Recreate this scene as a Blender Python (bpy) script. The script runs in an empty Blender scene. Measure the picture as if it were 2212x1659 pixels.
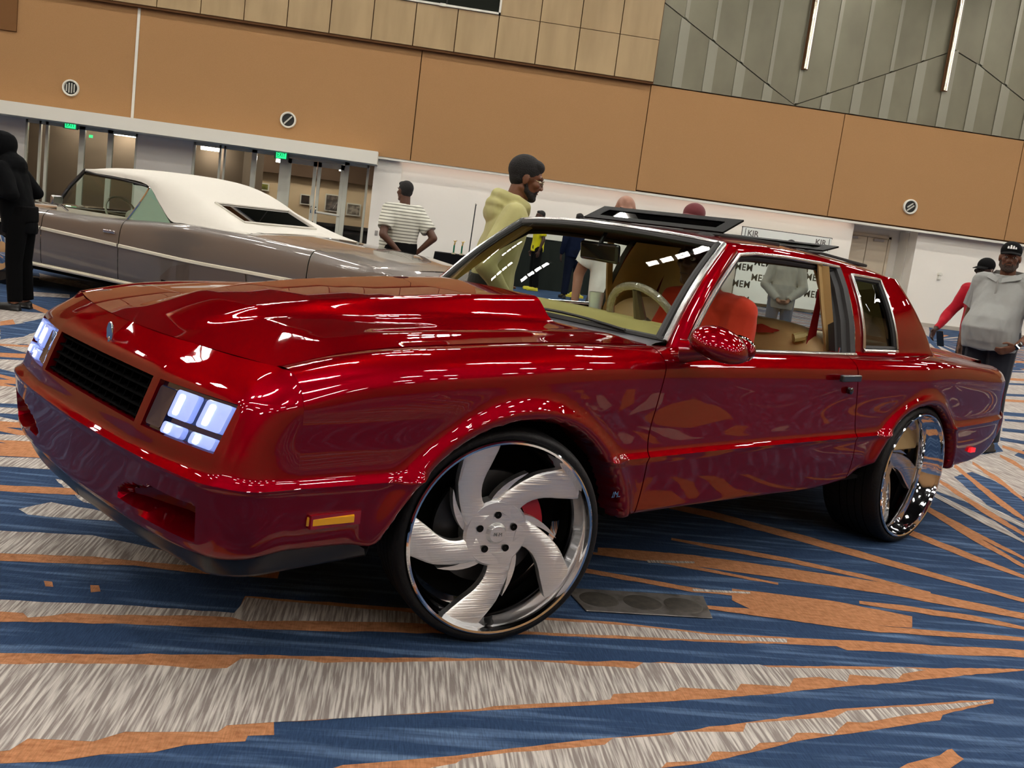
import bpy, bmesh, math, random
from mathutils import Vector, Matrix, noise as mnoise
import numpy as np
random.seed(7)
PI = math.pi
SC = bpy.context.scene
COL = SC.collection

# ------------------------------------------------------------------ camera
cam_data = bpy.data.cameras.new('camera')
cam_data.sensor_fit = 'HORIZONTAL'; cam_data.sensor_width = 36.0
cam_data.lens = 34.92; cam_data.clip_end = 200; cam_data.clip_start = .05
cam = bpy.data.objects.new('camera', cam_data); COL.objects.link(cam)
R_, U_, B_ = ((.986668, -.100784, .127788), (-.109526, .169583, .979411), (-.120380, -.980349, .156283))
m = Matrix(((R_[0], U_[0], B_[0], 0), (R_[1], U_[1], B_[1], 0), (R_[2], U_[2], B_[2], 1.3328), (0, 0, 0, 1)))
cam.matrix_world = m
SC.camera = cam

# ------------------------------------------------------------------ world, exposure
wd = bpy.data.worlds.new('world'); SC.world = wd; wd.use_nodes = True
wd.node_tree.nodes['Background'].inputs[0].default_value = (.9, .85, .8, 1)
wd.node_tree.nodes['Background'].inputs[1].default_value = .2
SC.view_settings.view_transform = 'Standard'
SC.view_settings.look = 'None'
SC.view_settings.gamma = 1.0
SC.view_settings.use_curve_mapping = False
SC.view_settings.exposure = 0.0
SC.cycles.max_bounces = 7; SC.cycles.diffuse_bounces = 3; SC.cycles.glossy_bounces = 4; SC.cycles.transmission_bounces = 4; SC.cycles.transparent_max_bounces = 10
SC.cycles.caustics_reflective = False; SC.cycles.caustics_refractive = False
SC.cycles.use_adaptive_sampling = True; SC.cycles.adaptive_threshold = .04
LAMP = 91.0        # strength of the ceiling luminaires' lenses
LAMP_COL = (1.0, .955, .88)

# ------------------------------------------------------------------ materials
def lin(r, g, b):
    f = lambda c: (c/255/12.92) if c/255 <= .04045 else ((c/255+.055)/1.055)**2.4
    return (f(r), f(g), f(b), 1)
MATS = {}
def mat(name, col, rough=.5, metal=0.0, coat=0.0, coat_rough=.03, emit=None, es=0.0, spec=.5, trans=0.0, alpha=1.0,
        var=None, bump=None, ior=None, sheen=0.0):
    """var=(colour2, (sx,sy,sz), lo, hi) mixes a stretched noise in; bump=(scale, strength, (sx,sy,sz))"""
    if name in MATS: return MATS[name]
    M = bpy.data.materials.new(name); M.use_nodes = True
    nt = M.node_tree; b = nt.nodes['Principled BSDF']
    b.inputs['Base Color'].default_value = col
    b.inputs['Roughness'].default_value = rough
    b.inputs['Metallic'].default_value = metal
    b.inputs['Coat Weight'].default_value = coat
    b.inputs['Coat Roughness'].default_value = coat_rough
    b.inputs['Specular IOR Level'].default_value = spec
    b.inputs['Transmission Weight'].default_value = trans
    b.inputs['Sheen Weight'].default_value = sheen
    b.inputs['Alpha'].default_value = alpha
    if ior: b.inputs['IOR'].default_value = ior
    if emit:
        b.inputs['Emission Color'].default_value = emit
        b.inputs['Emission Strength'].default_value = es
    def tex(scale, st, detail=3):
        tc = nt.nodes.new('ShaderNodeTexCoord'); mp = nt.nodes.new('ShaderNodeMapping')
        mp.inputs['Scale'].default_value = st
        n = nt.nodes.new('ShaderNodeTexNoise'); n.inputs['Scale'].default_value = scale; n.inputs['Detail'].default_value = detail
        nt.links.new(tc.outputs['Object'], mp.inputs['Vector']); nt.links.new(mp.outputs['Vector'], n.inputs['Vector'])
        return n
    if var:
        n = tex(1.0, var[1])
        cr = nt.nodes.new('ShaderNodeValToRGB')
        cr.color_ramp.elements[0].position = var[2]; cr.color_ramp.elements[0].color = col
        cr.color_ramp.elements[1].position = var[3]; cr.color_ramp.elements[1].color = var[0]
        nt.links.new(n.outputs['Fac'], cr.inputs['Fac']); nt.links.new(cr.outputs['Color'], b.inputs['Base Color'])
    if bump:
        n = tex(bump[0], bump[2] if len(bump) > 2 else (1, 1, 1))
        bp = nt.nodes.new('ShaderNodeBump'); bp.inputs['Strength'].default_value = bump[1]; bp.inputs['Distance'].default_value = .01
        nt.links.new(n.outputs['Fac'], bp.inputs['Height']); nt.links.new(bp.outputs['Normal'], b.inputs['Normal'])
    MATS[name] = M
    return M

red_paint = mat('candy_red_paint', (.21, .0002, .0055, 1), .34, .72, 1.0, .012, spec=.0)
red_paint.node_tree.nodes['Principled BSDF'].inputs['Specular Tint'].default_value = (.30, .002, .01, 1)
black_gloss = mat('black_gloss_plastic', (.008, .008, .009, 1), .18, coat=.6)
black_matt = mat('black_rubber', (.012, .012, .012, 1), .6)
black_void = mat('wheel_well_black', (.004, .004, .004, 1), .9, spec=.1)
chrome = mat('chrome', (.82, .82, .84, 1), .06, 1.0)
dull_chrome = mat('satin_chrome', (.55, .54, .52, 1), .25, 1.0)
brushed = mat('brushed_aluminium', (.86, .855, .84, 1), .36, 1.0, bump=(1, .25, (6, 6, 220)))
tyre_m = mat('tyre_rubber', (.0045, .0045, .005, 1), .55, spec=.3, bump=(60, .3))
tan_leather = mat('tan_leather', lin(196, 166, 112), .5, bump=(40, .2))
tan_dash = mat('tan_dashboard', lin(200, 184, 120), .5)
tan_carpet = mat('tan_trim', lin(150, 118, 70), .8)
dark_brown = mat('dark_headliner', lin(62, 44, 26), .9)
glass = mat('clear_glass', (.93, .97, .94, 1), .01, trans=1.0, ior=1.02, spec=.9, coat=.35, coat_rough=.0)
smoke_glass = mat('smoked_glass', (.035, .045, .04, 1), .04, trans=.85, ior=1.02, coat=.6, coat_rough=0)
green_glass = mat('green_tinted_glass', (.42, .58, .50, 1), .02, trans=.9, ior=1.02, coat=.4, coat_rough=0)
led = mat('cool_white_led', (1, 1, 1, 1), .4, emit=(.62, .76, 1, 1), es=9)
lens_m = mat('headlight_lens', (.42, .50, .80, 1), .12, emit=(.25, .36, .95, 1), es=.75, coat=.8)
lens_dark = mat('headlight_surround', (.004, .007, .03, 1), .12, coat=1.0)
amber = mat('amber_lens', lin(214, 150, 10), .25, coat=.6)
red_lens = mat('red_lamp_lens', (.6, .005, .01, 1), .15, emit=(1, .02, .03, 1), es=.8)
red_cal = mat('red_caliper', (.5, .01, .015, 1), .3, coat=.5)
red_belt = mat('red_seat_belt', lin(150, 22, 28), .6)

def skin(n, c): return mat('skin_' + n, c, .5, spec=.4, bump=(30, .06))
def cloth(n, c, v=None, b=.45): return mat('cloth_' + n, c, .9, spec=.12, bump=(9, b), var=v, sheen=.12 if c[0]+c[1]+c[2] > .05 else 0.0)

# ------------------------------------------------------------------ object helpers
def link(name, me, m=None, parent=None, smooth=True, angle=35):
    if m is not None:
        for x in (m if isinstance(m, (list, tuple)) else [m]): me.materials.append(x)
    if smooth:
        for p in me.polygons: p.use_smooth = True
        me.set_sharp_from_angle(angle=math.radians(angle))
    o = bpy.data.objects.new(name, me); COL.objects.link(o)
    if parent is not None: o.parent = parent
    return o
def obj(name, V, F, m=None, parent=None, smooth=True, angle=35, mi=None, weld=True):
    me = bpy.data.meshes.new(name)
    me.from_pydata([tuple(v) for v in V], [], [tuple(f) for f in F])
    if mi is not None: me.polygons.foreach_set('material_index', mi)
    bm = bmesh.new(); bm.from_mesh(me)
    if weld: bmesh.ops.remove_doubles(bm, verts=bm.verts, dist=1e-5)
    bmesh.ops.recalc_face_normals(bm, faces=bm.faces)
    bm.to_mesh(me); bm.free(); me.update()
    return link(name, me, m, parent, smooth, angle)
def empty(name, loc=(0, 0, 0), rz=0.0):
    o = bpy.data.objects.new(name, None); COL.objects.link(o)
    o.location = loc; o.rotation_euler = (0, 0, rz); o.empty_display_size = .1
    return o
def tag(o, label=None, cat=None, group=None, kind=None):
    if label: o['label'] = label
    if cat: o['category'] = cat
    if group: o['group'] = group
    if kind: o['kind'] = kind
    return o
class MB:
    def __init__(s): s.V = []; s.F = []; s.I = []
    def add(s, V, F, mi=0):
        n = len(s.V); s.V += [tuple(v) for v in V]; s.F += [tuple(i+n for i in f) for f in F]; s.I += [mi]*len(F); return s
    def box(s, a, b, mi=0):
        x0, y0, z0 = a; x1, y1, z1 = b
        V = [(x0,y0,z0),(x1,y0,z0),(x1,y1,z0),(x0,y1,z0),(x0,y0,z1),(x1,y0,z1),(x1,y1,z1),(x0,y1,z1)]
        return s.add(V, [(0,3,2,1),(4,5,6,7),(0,1,5,4),(1,2,6,5),(2,3,7,6),(3,0,4,7)], mi)
    def tube(s, pts, r, n=10, closed=False, mi=0, cap=True, ry=None):
        pts = [Vector(p) for p in pts]; N = len(pts); rs = r if isinstance(r, (list, tuple)) else [r]*N
        V = []; up = None
        for i, p in enumerate(pts):
            if closed: t = (pts[(i+1) % N]-pts[i-1])
            else: t = pts[min(i+1, N-1)]-pts[max(i-1, 0)]
            t.normalize()
            if up is None: up = Vector((0, 0, 1)) if abs(t.z) < .9 else Vector((1, 0, 0))
            a = t.cross(up); a.normalize(); b = a.cross(t); b.normalize(); up = b
            for k in range(n):
                th = 2*PI*k/n; V.append(p+a*math.cos(th)*rs[i]+b*math.sin(th)*(rs[i] if ry is None else ry))
        F = []
        for i in range(N if closed else N-1):
            for k in range(n):
                F.append((i*n+k, i*n+(k+1) % n, ((i+1) % N)*n+(k+1) % n, ((i+1) % N)*n+k))
        if not closed and cap: F.append(tuple(range(n))[::-1]); F.append(tuple((N-1)*n+k for k in range(n)))
        return s.add(V, F, mi)
    def lathe(s, prof, n=64, axis='y', c=(0, 0, 0), mi=0, close=False):
        """prof: (radius, offset along axis)"""
        V = []
        for r, h in prof:
            for k in range(n):
                th = 2*PI*k/n; a, b = r*math.cos(th), r*math.sin(th)
                v = (a, h, b) if axis == 'y' else ((a, b, h) if axis == 'z' else (h, a, b))
                V.append((v[0]+c[0], v[1]+c[1], v[2]+c[2]))
        F = []; P = len(prof)
        for i in range(P if close else P-1):
            for k in range(n):
                F.append((i*n+k, i*n+(k+1) % n, ((i+1) % P)*n+(k+1) % n, ((i+1) % P)*n+k))
        return s.add(V, F, mi)
    def ell(s, c, r, M=None, n=16, mi=0):
        V = []; F = []; h = n//2
        for i in range(h+1):
            ph = PI*i/h
            for k in range(n):
                th = 2*PI*k/n
                v = Vector((r[0]*math.sin(ph)*math.cos(th), r[1]*math.sin(ph)*math.sin(th), r[2]*math.cos(ph)))
                if M is not None: v = M @ v
                V.append((v[0]+c[0], v[1]+c[1], v[2]+c[2]))
        for i in range(h):
            for k in range(n): F.append((i*n+k, (i+1)*n+k, (i+1)*n+(k+1) % n, i*n+(k+1) % n))
        return s.add(V, F, mi)
    def prism(s, poly, y0, y1, axis='y', mi=0):
        """poly: list of 2d points; extruded along axis"""
        n = len(poly)
        def P(a, b, h): return (a, h, b) if axis == 'y' else ((h, a, b) if axis == 'x' else (a, b, h))
        V = [P(a, b, y0) for a, b in poly]+[P(a, b, y1) for a, b in poly]
        F = [tuple(range(n)), tuple(range(2*n-1, n-1, -1))]+[(i, (i+1) % n, n+(i+1) % n, n+i) for i in range(n)]
        return s.add(V, F, mi)
    def build(s, name, m=None, parent=None, smooth=True, angle=35, weld=True):
        return obj(name, s.V, s.F, m, parent, smooth, angle, mi=s.I if isinstance(m, (list, tuple)) else None, weld=weld)
def apply_mods(o):
    dg = bpy.context.evaluated_depsgraph_get(); dg.update()
    me = bpy.data.meshes.new_from_object(o.evaluated_get(dg), depsgraph=dg)
    old = o.data; o.modifiers.clear(); o.data = me
    return o
def bevel(o, w=.004, seg=2):
    md = o.modifiers.new('b', 'BEVEL'); md.width = w; md.segments = seg; md.limit_method = 'ANGLE'; md.angle_limit = math.radians(40)
    md.use_clamp_overlap = True
    return o
def text(name, body, size, loc, M3, m, parent=None, depth=.002, sx=1.0, shear=0.0, space=1.0, bold=0.0):
    """flat lettering; M3 columns: right, up, normal"""
    cu = bpy.data.curves.new(name, 'FONT'); cu.body = body; cu.size = size; cu.extrude = depth; cu.align_x = 'CENTER'; cu.align_y = 'CENTER'
    cu.shear = shear; cu.offset = bold; cu.space_character = space; cu.resolution_u = 3
    t = bpy.data.objects.new(name+'_tmp', cu); COL.objects.link(t)
    dg = bpy.context.evaluated_depsgraph_get(); dg.update()
    me = bpy.data.meshes.new_from_object(t.evaluated_get(dg), depsgraph=dg)
    bpy.data.objects.remove(t)
    r, u, n = [Vector(v) for v in M3]
    for v in me.vertices:
        q = v.co.copy(); v.co = r*q.x*sx+u*q.y+n*q.z+Vector(loc)
    me.materials.clear()
    return link(name, me, m, parent, smooth=False)

# interpolation of control grids --------------------------------------------------
def crom(P, t):
    """natural centripetal-free Catmull-Rom through list of np arrays, t in [0, n-1]"""
    n = len(P); i = min(int(t), n-2); u = t-i
    p1, p2 = P[i], P[i+1]
    p0 = P[i-1] if i > 0 else 2*p1-p2
    p3 = P[i+2] if i+2 < n else 2*p2-p1
    m1, m2 = (p2-p0)*.5, (p3-p1)*.5
    # limit overshoot with uneven knots
    d = np.linalg.norm(p2-p1)
    for mm in (m1, m2):
        l = np.linalg.norm(mm)
        if l > 1.3*d and l > 0: mm *= 1.3*d/l
    u2, u3 = u*u, u*u*u
    return (2*u3-3*u2+1)*p1+(u3-2*u2+u)*m1+(-2*u3+3*u2)*p2+(u3-u2)*m2
def patch(G, su, sv):
    """G[i][j] control points; su: list of subdivisions per i-interval, sv per j-interval -> dense grid, iu, jv (control index at each)"""
    A = np.array(G, float); ni, nj = A.shape[:2]
    if isinstance(su, int): su = [su]*(ni-1)
    if isinstance(sv, int): sv = [sv]*(nj-1)
    tu = []; 
    for i, k in enumerate(su): tu += [i+q/k for q in range(k)]
    tu.append(ni-1)
    tv = []
    for j, k in enumerate(sv): tv += [j+q/k for q in range(k)]
    tv.append(nj-1)
    rows = np.array([[crom([A[i][j] for j in range(nj)], t) for t in tv] for i in range(ni)])
    out = np.array([[crom([rows[i][b] for i in range(ni)], t) for b in range(len(tv))] for t in tu])
    return out, tu, tv
def grid_faces(nu, nv, skip=None, base=0):
    F = []
    for i in range(nu-1):
        for j in range(nv-1):
            if skip and skip(i, j): continue
            F.append((base+i*nv+j, base+(i+1)*nv+j, base+(i+1)*nv+j+1, base+i*nv+j+1))
    return F
def interp(x, xs, ys):
    """smooth-ish piecewise (xs ascending)"""
    return float(np.interp(x, xs, ys))
def mirror(V): return [(v[0], -v[1], v[2]) for v in V]

def thin_glass(name, tint, ior=1.5, rough=0.0):
    M = bpy.data.materials.new(name); M.use_nodes = True; nt = M.node_tree; nt.nodes.clear()
    o = nt.nodes.new('ShaderNodeOutputMaterial'); mx = nt.nodes.new('ShaderNodeMixShader'); fr = nt.nodes.new('ShaderNodeFresnel')
    t = nt.nodes.new('ShaderNodeBsdfTransparent'); g = nt.nodes.new('ShaderNodeBsdfGlossy')
    fr.inputs['IOR'].default_value = ior; t.inputs['Color'].default_value = tint; g.inputs['Roughness'].default_value = rough
    nt.links.new(fr.outputs[0], mx.inputs[0]); nt.links.new(t.outputs[0], mx.inputs[1]); nt.links.new(g.outputs[0], mx.inputs[2])
    nt.links.new(mx.outputs[0], o.inputs['Surface']); return M
glass = thin_glass('pane_glass', (.86, .92, .87, 1), 1.32)
door_glass = thin_glass('door_glass', (.8, .8, .78, 1), 1.35)
smoke_glass = thin_glass('smoked_roof_glass', (.07, .085, .08, 1), 1.18)
green_glass = thin_glass('green_tinted_glass', (.45, .62, .53, 1), 1.5)
dark_glass = thin_glass('dark_tinted_glass', (.10, .12, .10, 1), 1.5)

white_wall = mat('white_wall_paint', lin(238, 234, 224), .7, bump=(3, .1))
white_trim = mat('white_trim', lin(224, 222, 210), .55)
door_paint = mat('door_paint', lin(214, 200, 176), .5)
brown_wall = mat('tan_brown_acoustic_fabric', lin(174, 134, 92), .9, spec=.2, bump=(90, .25), var=(lin(168, 128, 87), (60, 60, 60), .3, .7))
brown_dark = mat('shadow_gap_brown', lin(92, 58, 26), .9)
wood = mat('pale_wood_veneer', lin(174, 148, 106), .5, var=(lin(160, 134, 94), (3, 3, .5), .35, .7))
silver = mat('silver_green_panel', lin(118, 115, 94), .42, .25, var=(lin(106, 102, 83), (1.2, 1, .8), .3, .7))
fin_m = mat('silver_fin', lin(130, 128, 112), .38, .3)
steel_m = mat('door_frame_aluminium', lin(206, 207, 192), .4, .1)
lobby_m = mat('lobby_brown_wall', lin(128, 112, 96), .8)
lobby_b = mat('lobby_beige_wall', lin(232, 208, 176), .8, var=(lin(214, 188, 152), (.5, .5, .8), .3, .7))
dark_m = mat('dark_grey', lin(40, 38, 36), .7)
ceil_m = mat('dark_ceiling', lin(20, 19, 18), .95, spec=.1)
side_m = mat('side_wall_tan', lin(170, 130, 88), .85)
lamp_m = mat('luminaire_lens', (1, 1, 1, 1), .5, emit=(*LAMP_COL, 1), es=LAMP)
cove_m = mat('cove_light_tube', (1, 1, 1, 1), .5, emit=(1.0, .78, .66, 1), es=5.0)
strip_m = mat('linear_lamp', (1, 1, 1, 1), .5, emit=(1, .92, .78, 1), es=40)
grey_m = mat('mid_grey', lin(120, 118, 112), .7)
black_cloth = mat('black_table_cloth', (.006, .006, .007, 1), .95, spec=.1)

# ------------------------------------------------------------------ carpet floor
def carpet_mat(name, c1, c2, st, lo, hi, c3=None):
    M = mat(name, c1, .95, spec=.12, var=(c2, st, lo, hi), bump=(220, .35))
    return M
def rot_map(M, deg):
    for n in M.node_tree.nodes:
        if n.type == 'MAPPING': n.inputs['Rotation'].default_value = (0, 0, math.radians(deg))
    return M
c_blue = rot_map(carpet_mat('carpet_blue', lin(44, 64, 94), lin(100, 124, 156), (2.0, 22, 1), .50, .80), -12)
c_orange = carpet_mat('carpet_orange', lin(180, 126, 88), lin(150, 98, 66), (30, 60, 1), .4, .75)
def weave(M, sc=(260, 22, 1), amt=.22):
    nt = M.node_tree; b = nt.nodes['Principled BSDF']; src = b.inputs['Base Color'].links[0].from_socket
    tc = nt.nodes.new('ShaderNodeTexCoord'); mp = nt.nodes.new('ShaderNodeMapping'); mp.inputs['Scale'].default_value = sc
    n = nt.nodes.new('ShaderNodeTexNoise'); n.inputs['Scale'].default_value = 1; n.inputs['Detail'].default_value = 2
    mr = nt.nodes.new('ShaderNodeMapRange'); mr.inputs['From Min'].default_value = .3; mr.inputs['From Max'].default_value = .7
    mr.inputs['To Min'].default_value = 1-amt; mr.inputs['To Max'].default_value = 1+amt
    h = nt.nodes.new('ShaderNodeHueSaturation')
    nt.links.new(tc.outputs['Object'], mp.inputs['Vector']); nt.links.new(mp.outputs['Vector'], n.inputs['Vector'])
    nt.links.new(n.outputs['Fac'], mr.inputs['Value']); nt.links.new(mr.outputs['Result'], h.inputs['Value']); nt.links.new(src, h.inputs['Color']); nt.links.new(h.outputs['Color'], b.inputs['Base Color'])
    return M
weave(c_blue); weave(c_orange, (240, 18, 1), .16)
c_grey = carpet_mat('carpet_grey', lin(134, 125, 120), lin(196, 189, 182), (120, 5.0, 1), .42, .62)
CARPET=[
('o',1,1,[(-1.149,2.669),(-0.372,2.791),(0.47,2.909),(1.419,3.023),(2.367,3.153),(2.545,3.179),(2.359,3.141),(1.919,3.005),(1.351,2.826),(0.94,2.704),(0.437,2.584),(0.117,2.506),(-0.202,2.425),(-0.193,2.361),(-0.256,2.349),(-0.258,2.322),(-0.395,2.287),(-0.461,2.246),(-0.571,2.224),(-0.661,2.182),(-0.774,2.161),(-0.909,2.134)]),
('g',2,1,[(-1.123,2.612),(-0.546,2.692),(-0.443,2.686),(-0.37,2.704),(-0.342,2.769),(-0.186,2.796),(-0.104,2.782),(0.17,2.838),(0.468,2.896),(0.864,2.907),(0.906,2.957),(1.318,3.013),(1.344,2.997),(1.761,3.046),(1.849,3.085),(1.947,3.076),(1.838,3.03),(1.798,2.986),(1.626,2.989),(1.591,2.93),(1.504,2.952),(1.405,2.926),(1.364,2.862),(1.2,2.855),(1.167,2.804),(0.986,2.797),(0.958,2.769),(0.757,2.72),(0.74,2.683),(0.541,2.632),(0.439,2.606),(0.336,2.567),(0.244,2.546),(0.105,2.504),(-0.201,2.423),(-0.315,2.391),(-0.331,2.357),(-0.547,2.329),(-0.607,2.276),(-0.753,2.27),(-0.774,2.216),(-0.92,2.159)]),
('o',1,1,[(-0.117,2.168),(-0.014,2.243),(0.166,2.292),(0.266,2.319),(0.415,2.373),(0.679,2.457),(0.89,2.517),(1.121,2.6),(1.464,2.731),(1.816,2.818),(2.082,2.885),(2.063,2.854),(1.823,2.744),(1.795,2.708),(1.654,2.658),(1.224,2.502),(0.96,2.375),(0.807,2.325),(0.726,2.25)]),
('g',2,1,[(0.044,2.186),(0.264,2.282),(0.283,2.306),(0.413,2.352),(0.671,2.421),(0.704,2.461),(0.877,2.5),(0.895,2.518),(1.101,2.545),(1.129,2.598),(1.429,2.672),(1.497,2.724),(1.724,2.78),(2.078,2.878),(1.973,2.828),(1.696,2.726),(1.524,2.654),(1.464,2.652),(1.382,2.566),(1.267,2.561),(1.218,2.506),(1.129,2.488),(1.086,2.443),(0.974,2.423),(0.939,2.372),(0.825,2.352),(0.751,2.253)]),
('o',1,1,[(1.327,2.294),(1.541,2.431),(1.671,2.49),(1.714,2.525),(1.733,2.533),(1.732,2.497),(1.738,2.478),(1.682,2.435),(1.52,2.315)]),
('o',1,1,[(-1.304,3.016),(-1.115,3.046),(-0.848,3.073),(-0.412,3.09),(-0.404,3.237),(0.093,3.246),(0.622,3.266),(0.874,3.277),(1.213,3.246),(1.708,3.28),(2.485,3.333),(2.623,3.345),(2.438,3.26),(1.712,3.194),(1.683,3.224),(1.137,3.162),(0.569,3.112),(0.171,3.044),(-0.377,2.981),(-0.742,2.944),(-1.056,2.892),(-1.233,2.857)]),
('g',2,1,[(-1.31,3.029),(-1.116,3.049),(-0.71,3.084),(-0.416,3.089),(-0.399,3.226),(-0.217,3.217),(0.172,3.207),(0.618,3.242),(0.868,3.251),(1.207,3.23),(1.508,3.251),(1.495,3.217),(1.142,3.178),(0.572,3.132),(0.095,3.118),(-0.371,3.032),(-0.418,3.055),(-0.558,3.042),(-0.812,2.997),(-0.892,2.991),(-0.993,2.935),(-1.017,2.965),(-1.083,2.962),(-1.263,2.925)]),
('o',1,1,[(-1.571,3.614),(-1.349,3.652),(-1.034,3.689),(-0.672,3.57),(-0.335,3.534),(-0.32,3.42),(-0.573,3.405),(-0.815,3.428),(-1.239,3.366),(-1.438,3.315)]),
('g',2,1,[(-1.574,3.618),(-1.351,3.657),(-1.036,3.694),(-0.673,3.575),(-0.47,3.548),(-0.65,3.469),(-0.97,3.478),(-1.265,3.434),(-1.467,3.38)]),
('o',1,0,[(-1.048,3.226),(-1.021,3.224),(-1.004,3.183),(-1.028,3.182)]),
('o',1,0,[(-0.901,3.223),(-0.874,3.225),(-0.855,3.177),(-0.881,3.163)]),
('g',1,1,[(-1.382,3.918),(-1.302,4.04),(-1.128,4.0),(-0.884,3.892),(-1.122,3.867),(-1.328,3.863)]),
('g',1,1,[(-1.392,4.361),(-1.222,4.311),(-0.946,3.995),(-1.188,4.078)]),
('g',1,1,[(-3.899,8.42),(-3.325,8.775),(-3.231,8.823),(-3.075,8.705),(-3.081,8.422),(-3.172,8.378),(-3.729,8.057)]),
('g',1,1,[(-3.669,7.929),(-3.118,8.238),(-2.495,8.529),(-1.748,8.546),(-2.294,7.864),(-2.88,7.621),(-3.403,7.36)]),
('o',1,1,[(-3.386,7.324),(-2.865,7.582),(-2.432,7.76),(-1.963,7.915),(-2.406,7.679),(-2.835,7.505),(-3.352,7.252)]),
('o',1,1,[(-3.232,6.996),(-2.728,7.228),(-2.167,7.443),(-1.544,7.602),(-2.117,7.275),(-2.668,7.071),(-3.164,6.85)]),
('g',1,1,[(-3.127,6.771),(-2.635,6.987),(-2.089,7.185),(-1.468,7.25),(-1.987,6.846),(-2.512,6.668),(-2.988,6.474)]),
('o',1,1,[(-2.836,6.149),(-2.378,6.321),(-1.876,6.477),(-1.326,6.596),(-1.841,6.363),(-2.337,6.213),(-2.789,6.048)]),
('g',1,1,[(-2.754,5.974),(-2.306,6.134),(-1.816,6.28),(-1.221,6.109),(-1.599,5.56),(-2.043,5.452),(-2.453,5.33)]),
('b',3,1,[(-2.553,5.543),(-2.13,5.677),(-1.995,5.713),(-1.846,5.712),(-1.963,5.623),(-2.096,5.589),(-2.514,5.46)]),
('o',1,1,[(-2.377,5.168),(-1.977,5.282),(-1.545,5.382),(-1.075,5.433),(-1.506,5.252),(-1.93,5.158),(-2.322,5.051)]),
('g',1,1,[(-2.262,4.922),(-1.877,5.022),(-1.463,5.11),(-1.015,5.154),(-1.428,4.993),(-1.834,4.91),(-2.212,4.815)]),
('o',1,1,[(-2.189,4.767),(-1.815,4.86),(-1.484,4.926),(-1.114,4.898),(-1.411,4.697),(-1.729,4.638),(-2.09,4.555)]),
('g',1,1,[(-2.083,4.541),(-1.723,4.623),(-1.337,4.694),(-0.917,4.701),(-1.289,4.534),(-1.664,4.469),(-2.015,4.394)]),
('o',1,1,[(-1.895,4.138),(-1.561,4.203),(-1.188,4.261),(-0.788,4.286),(-1.163,4.177),(-1.53,4.123),(-1.859,4.061)]),
('o',2,1,[(-3.276,8.647),(-3.251,8.857),(-3.111,8.542),(-3.041,8.22),(-3.066,8.103)]),
('b',2,1,[(-3.19,8.426),(-3.088,8.741),(-2.882,8.474),(-2.856,8.004),(-2.934,7.762)]),
('g',1,1,[(-4.304,9.719),(-3.714,9.784),(-3.406,9.399),(-3.064,9.465),(-3.116,8.819),(-3.228,8.522),(-3.697,8.362)]),
('g',1,1,[(-4.469,12.952),(-3.599,12.187),(-3.455,11.708),(-4.211,12.214)]),  # pale grey shape painted for a light streak on the floor
('g',1,1,[(-3.964,10.913),(-3.512,11.104),(-3.408,10.782),(-3.822,10.529)]),  # second floor light streak, likewise put into the carpet colour
('o',1,1,[(-3.717,10.291),(-2.909,9.236),(-2.818,8.956),(-3.591,9.948)]),
('o',2,1,[(0.799,3.804),(0.85,3.818),(1.285,3.699),(1.518,3.675),(1.508,3.646),(1.27,3.646),(0.84,3.763),(0.795,3.774)]),
('o',2,1,[(0.971,4.099),(1.415,4.117),(1.822,4.054),(2.22,3.978),(2.753,3.741),(2.705,3.667),(2.148,3.832),(1.763,3.904),(1.37,3.964),(0.955,4.016)]),
('o',2,1,[(1.411,4.977),(1.728,4.882),(2.053,4.645),(2.332,4.42),(2.877,3.93),(2.843,3.879),(2.28,4.307),(2.005,4.523),(1.687,4.749),(1.393,4.901)]),
('o',2,1,[(2.574,5.268),(2.837,4.93),(2.993,4.54),(3.102,4.273),(3.068,4.222),(2.931,4.436),(2.774,4.809),(2.541,5.194)]),
('o',2,1,[(3.256,5.538),(3.271,5.198),(3.306,4.586),(3.271,4.531),(3.2,5.074),(3.215,5.461)]),
('o',2,1,[(1.459,3.726),(1.572,3.718),(1.876,3.686),(2.166,3.587),(2.099,3.461),(1.773,3.451),(1.487,3.482),(1.415,3.593)]),
('o',2,1,[(2.001,3.715),(2.189,3.709),(2.469,3.661),(2.647,3.58),(2.625,3.546),(2.43,3.596),(2.155,3.644),(1.985,3.679)]),
('o',2,1,[(1.286,3.516),(1.499,3.516),(1.962,3.454),(2.569,3.461),(2.544,3.423),(1.929,3.387),(1.475,3.448),(1.275,3.479)]),
('o',2,1,[(0.937,4.029),(1.221,4.021),(1.703,3.849),(1.692,3.821),(1.207,3.966),(0.932,3.999)]),
('o',2,1,[(1.369,4.343),(1.598,4.288),(1.88,4.204),(2.176,4.068),(2.42,3.906),(2.404,3.876),(2.148,4.009),(1.856,4.143),(1.578,4.225),(1.359,4.308)]),
('o',2,1,[(4.504,7.074),(4.39,6.524),(4.198,5.946),(4.139,5.856),(4.269,6.332),(4.43,6.951)]),
('o',2,1,[(4.262,6.92),(4.033,6.062),(3.866,5.439),(3.8,5.339),(3.897,5.841),(4.171,6.763)]),
('o',2,1,[(3.8,6.326),(3.7,5.622),(3.626,5.073),(3.575,4.996),(3.598,5.454),(3.736,6.211)]),
('o',2,1,[(3.232,5.439),(3.235,4.945),(3.218,4.451),(3.179,4.391),(3.156,4.813),(3.185,5.353)]),
('o',2,1,[(5.004,7.501),(4.998,7.302),(4.894,7.007),(4.827,6.905),(4.87,7.102),(4.931,7.385)]),
('g',3,0,[(1.163,3.986),(1.388,4.026),(1.381,4.001),(1.163,3.952)]),
('g',3,0,[(1.281,3.683),(1.528,3.703),(1.52,3.682),(1.273,3.656)]),
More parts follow.
